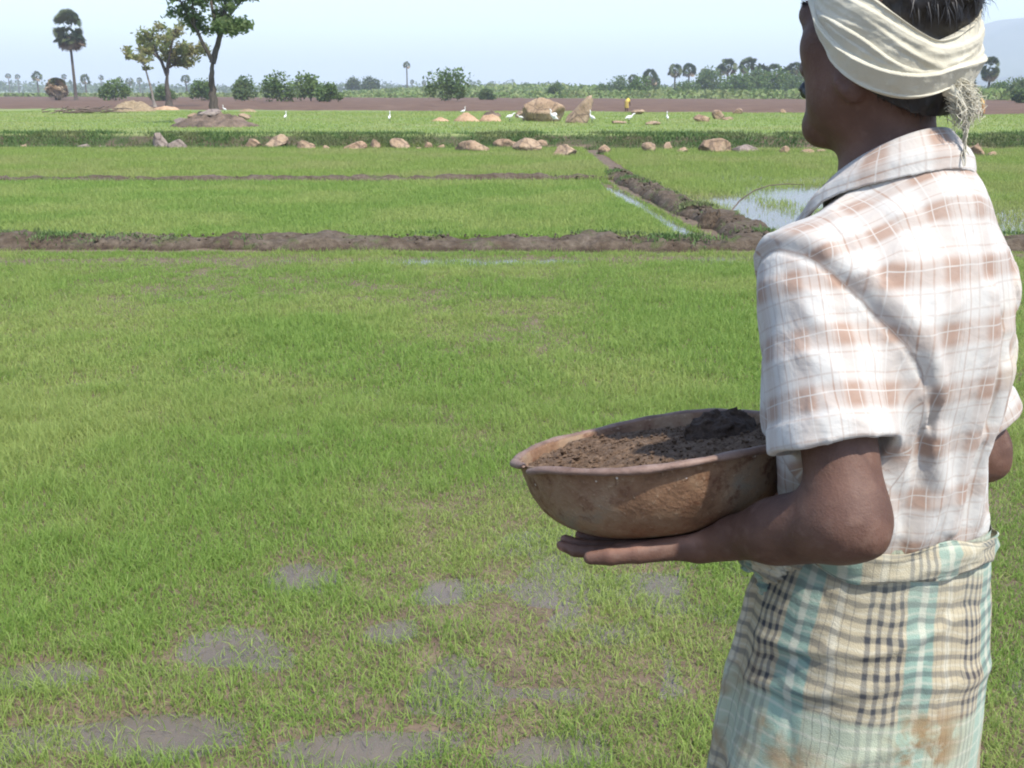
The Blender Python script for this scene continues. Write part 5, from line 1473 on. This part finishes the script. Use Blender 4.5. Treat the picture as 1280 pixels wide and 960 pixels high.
# squat young palm in a skirt of dead leaves
x, y, z = at(72, 121, 150); root = empty('squat_palm', (x, y, z), 0, 'squat palm wrapped in dry brown leaves left of the lone tall palm', 'palm'); rg = np.random.default_rng(50)
mb = MB(); ms = MB(); mt = MB(); root.scale = (1.3,)*3
mt.tube(np.array([[0, 0, -.1], [0, 0, .9], [0, 0, 1.7]]), [.35, .32, .25], 8); mt.build('trunk', M_BARK, root)
for i in range(46):
    az = rg.uniform(0, 6.28); el = rg.uniform(-.9, .9) if i > 8 else rg.uniform(.7, 1.4)
    d = np.array([math.cos(az)*math.cos(el), math.sin(az)*math.cos(el), math.sin(el)]); fan(mb if i <= 8 else ms, np.array([0, 0, 1.55])+d*.35, d, .95, rg, droop=.5)
mb.build('crown', M_PALM, root); ms.build('dead_leaves', M_DRYP, root)

# ------------------------------------------------------------------ far wood, crops
rg = np.random.default_rng(91); C = []
def wood_top(px):  # tree-top row of the far wood along the picture
    return np.interp(px, [-200, 0, 60, 180, 300, 430, 480, 560, 600, 640, 690, 740, 900, 1100, 1200, 1240, 1500], [99, 100, 102, 104, 106, 104, 103, 104, 99, 101, 104, 107, 103, 104, 106, 107, 102])
for Y, n, hs in ((760, 9000, 1.), (1100, 9000, 1.15), (1700, 8000, 1.3)):
    px = rg.uniform(-420, 1700, n); x = (px-640)/1345*Y; yy = Y+rg.normal(0, 40, n)
    top = np.maximum(2.5, (114-wood_top(px))*Y/FPX*.92+1.2)*(.72+.38*vnoise(np.stack([px*.05, px*0+Y], -1), 5)+.22*vnoise(np.stack([px*.25, px*0+Y], -1), 6))
    C.append(np.stack([x, yy, .4+top*rg.uniform(.02, 1, n)**.8], -1))
C = np.concatenate(C); o = leaf_mesh('treeline', C, 2.4, M_L4, None, rg, 1.3); tag(o, 'hazy blue green belt of distant trees along the horizon', kind='stuff')
M_CROP = foliage_mat('crop_leaf', (.12, .19, .045), (.19, .26, .07), (.22, .25, .09), .3, scale=.1)
px = rg.uniform(430, 1300, 16000); Yc = rg.uniform(260, 420, 16000); x = (px-640)/1345*Yc
hh = np.interp(px, [430, 600, 700, 770, 1000, 1300], [1.2, 3.0, 3.0, 2.4, 1.6, 2.2]); C = np.stack([x, Yc, .4+hh*rg.random(16000)], -1)
o = leaf_mesh('crops', C, .75, M_CROP, None, rg, 1.6); tag(o, 'bright green tall crops growing beyond the ploughed land', kind='stuff')
px = rg.uniform(-150, 1420, 9000); Yc = 196-(px-640)/1345*.55*190+rg.normal(4, 7, 9000)**1; x = (px-640)/1345*Yc
C = np.stack([x, Yc, .4+rg.random(9000)*np.interp(px, [-150, 600, 760, 1400], [.6, .9, 1.3, 1.5])], -1)
o = leaf_mesh('rough_grass', C, .5, M_CROP, None, rg, 1.8); tag(o, 'rough yellow green grass along the far ploughed edge', kind='stuff')
x, y = scatter(rg, 2, 60, 100, 150, 1.2); m = np.abs(y-(118-.35*x)) < 3; C = np.stack([x[m], y[m], .4+.9*rg.random(m.sum())], -1)

# hill in the haze
n = 90; hx = np.linspace(1500, 5200, n)*.45; hy = np.linspace(5400, 8600, n)*.45; A, B = np.meshgrid(hx, hy, indexing='ij')
A6, B6 = A/.45, B/.45
rdg = .45*np.interp(A6-(B6-6000)*.10, [1500, 1800, 2050, 2540, 2856, 3200, 3800, 4400, 5200], [-10, 0, 75, 285, 415, 470, 400, 240, -10])
w = np.exp(-((B6-6400)/900)**2)*1.16; w = np.minimum(w, 1)
Hh = rdg*w*(1+.10*fbm(np.stack([A6/700, B6/700], -1), 4, 2))-12
k = NT('hill_scrub'); n1 = k.noise(.008, 5, vec=k.pos()); k.bsdf(k.ramp(n1, [(.35, (.05, .07, .03)), (.65, (.10, .11, .06))]), .95, spec=.1)
hill = mk('hill', np.stack([A, B, Hh], -1).reshape(-1, 3), grid_faces(n, n), k.m); tag(hill, kind='structure')

# ================================================================== BIRDS AND WORKERS
k = NT('plumage'); k.bsdf(k.attr('col', 'Color'), .8, spec=.2); M_FEATHER = k.m
def egret_mesh(pose):
    nb = {'tall': ([(.10, 0, .30), (.15, 0, .40), (.12, 0, .50), (.15, 0, .56)], .25), 'low': ([(.11, 0, .30), (.18, 0, .36), (.22, 0, .40), (.27, 0, .41)], .1), 'up': ([(.08, 0, .32), (.13, 0, .42), (.11, 0, .50), (.14, 0, .55)], .7)}[pose]
    neck, tilt = nb; pts = [np.array(q) for q in neck]
    M = np.array(Matrix.Rotation(-tilt, 3, 'Y'))
    def f(P):
        d = ell(P, (0, 0, .27), (.15, .065, .07), M)
        d = smin(d, rc(P, (-.08, 0, .26), np.array([-.20, 0, .23-.1*tilt]), .04, .012), .04)
        for i in range(len(pts)-1): d = smin(d, rc(P, pts[i], pts[i+1], .030-.005*i, .026-.005*i), .02)
        hd = pts[-1]; d = smin(d, ell(P, hd+np.array([.01, 0, .005]), (.036, .022, .023)), .015)
        d = smin(d, rc(P, hd+np.array([.03, 0, .0]), hd+np.array([.105, 0, -.012]), .011, .004), .01)
        for s in (-1, 1):
            d = smin(d, rc(P, (-.01, s*.03, .23), (.0, s*.032, .13), .016, .009), .01)
            d = smin(d, rc(P, (.0, s*.032, .13), (-.015, s*.032, .01), .009, .008), .006)
            d = smin(d, rc(P, (-.015, s*.032, .008), (.05, s*.034, .004), .008, .006), .006)
        if pose == 'up':
            for s in (-1, 1): d = smin(d, ell(P, (-.04, s*.09, .36), (.10, .02, .09), np.array(Matrix.Rotation(s*.5, 3, 'X'))), .03)
        return d
    V, F = surface_net(f, (-.3, -.2, -.02), (.42, .2, .66), .0085)
    col = np.tile([.68, .67, .65], (len(V), 1)); hd = pts[-1]
    col[V[:, 0] > hd[0]+.042] = (.55, .36, .06); col[V[:, 2] < .17] = (.06, .055, .04)
    o = mk('egret', V, F, M_FEATHER, attrs={'col': col}); return o
EP = {q: egret_mesh(q) for q in ('tall', 'low', 'up')}; used = set()
EG = [
 (281, 142, 'tall', .9, 2.6, 'white egret beside the trunk of the tall forked tree'), (357, 153, 'tall', .85, 1.4, 'slim egret in the grass past the tree mound'),
 (487, 155, 'tall', .95, 1.5, 'slim pale egret on the terrace path left of the sandy heaps'), (579, 145, 'tall', .9, .3, 'white egret behind the longer sandy heap'),
 (637, 154, 'low', 1.0, .4, 'white egret feeding left of the huge boulder'), (692, 156, 'up', 1.15, 2.9, 'white egret with lifted wings before the huge boulder'),
 (740, 156, 'tall', 1.05, 2.2, 'white egret at the foot of the leaning pointed boulder'), (786, 157, 'low', 1.1, .5, 'greyish egret bending by the low brown stone'),
 (834, 155, 'tall', .9, 1.6, 'thin egret standing alone right of the flat orange stone'), (651, 153, 'low', .7, 3.0, 'small egret crouched at left foot of the huge boulder')]
for px, py, ps, s, rz, lb in EG:
    o = EP[ps] if ps not in used else EP[ps].copy()
    if ps in used: COL.objects.link(o)
    used.add(ps); x, y = ground_at(px, py, .4); o.location = (x, y, float(terrain(np.array([x]), np.array([y]))[0])+.05); o.rotation_euler = (0, 0, rz); o.scale = (s*.78,)*3
    tag(o, lb, 'egret', 'egrets feeding on the terrace')
def worker(px, py, label, cloth, lower, bend, scale, rz):
    hip, sh = np.array([0, 0, .85]), np.array([.42*bend, 0, .85+.5*(1-.6*bend)]); hd = sh+unit(sh-hip)*.22
    hand = [sh+np.array([.12+.1*bend, s*.2, -.5]) for s in (-1, 1)]
    def bodyf(P):
        d = smin(rc(P, hip, sh, .15, .17), sph(P, hd, .11), .05)
        for i, s in enumerate((-1, 1)):
            d = smin(d, rc(P, sh+np.array([0, s*.16, 0]), hand[i], .055, .035), .04); d = smin(d, rc(P, (0, s*.09, .8), (.02, s*.1, .06), .09, .05), .05); d = smin(d, rc(P, (.02, s*.1, .04), (.16, s*.11, .03), .04, .03), .02)
        return d
    V, F = surface_net(bodyf, (-.4, -.5, -.05), (1.1, .5, 1.75), .022)
    root = empty('person', (0, 0, 0), rz, label, 'person', 'workers far off in the fields'); kk = NT('far_skin'); kk.bsdf((.10, .052, .035), .7); mk('body', V, F, kk.m, root)
    V, F = surface_net(lambda P: smax(smin(rc(P, hip, sh, .175, .195), smin(rc(P, sh+np.array([0, -.16, 0]), (sh+hand[0])/2, .08, .07), rc(P, sh+np.array([0, .16, 0]), (sh+hand[1])/2, .08, .07), .02), .05)+.02*fbm(P*6, 2, 3), .80-P[:, 2], .02), (-.4, -.5, .6), (1.1, .5, 1.75), .022)
    kk = NT('worker_shirt'); kk.bsdf(cloth, .9); mk('shirt', V, F, kk.m, root)
    V, F = surface_net(lambda P: smax(rc(P, (0, 0, .9), (.02, 0, .35), .19, .22)+.02*fbm(P*7, 2, 5), .32-P[:, 2], .02), (-.4, -.4, .2), (.5, .4, 1.2), .022)
    kk = NT('worker_skirt'); kk.bsdf(lower, .9); mk('skirt', V, F, kk.m, root)
    V, F = surface_net(lambda P: smax(sph(P, hd+np.array([-.02, 0, .02]), .125), (hd[2]-.02)-P[:, 2], .02), hd-.2, hd+.2, .02)
    kk = NT('worker_scarf'); kk.bsdf(cloth, .9); mk('head_cloth', V, F, kk.m, root)
    x, y = ground_at(px, py, .4); root.location = (x, y, float(terrain(np.array([x]), np.array([y]))[0])); root.scale = (scale,)*3
worker(783, 139, 'distant stooping worker in bright yellow cloth on ploughed soil', (.55, .41, .07), (.42, .31, .08), 1., .62, 1.2)
worker(1227, 147, 'distant worker in orange brown cloth beyond the turban tail', (.55, .33, .10), (.34, .17, .07), .35, .55, 2.)

# ================================================================== HAZE
hz = [(-7200, -500, -14), (7200, 9300, 235)]
V = np.array([[hz[i][0], hz[j][1], hz[k_][2]] for i in (0, 1) for j in (0, 1) for k_ in (0, 1)], float)
F = np.array([[0, 1, 3, 2], [4, 6, 7, 5], [0, 4, 5, 1], [2, 3, 7, 6], [0, 2, 6, 4], [1, 5, 7, 3]])
hm = bpy.data.materials.new('haze_air'); hm.use_nodes = True; ht = hm.node_tree; ht.nodes.clear()
ho = ht.nodes.new('ShaderNodeOutputMaterial'); hv = ht.nodes.new('ShaderNodeVolumePrincipled'); ht.links.new(hv.outputs[0], ho.inputs['Volume'])
hv.inputs['Color'].default_value = (.75, .80, .94, 1); hv.inputs['Density'].default_value = .0005; hv.inputs['Anisotropy'].default_value = 0.
haze = mk('haze', V, F, hm, smooth=False); tag(haze, kind='stuff', label='pale dry season haze lying over the plain')
SC.cycles.volume_bounces = 1
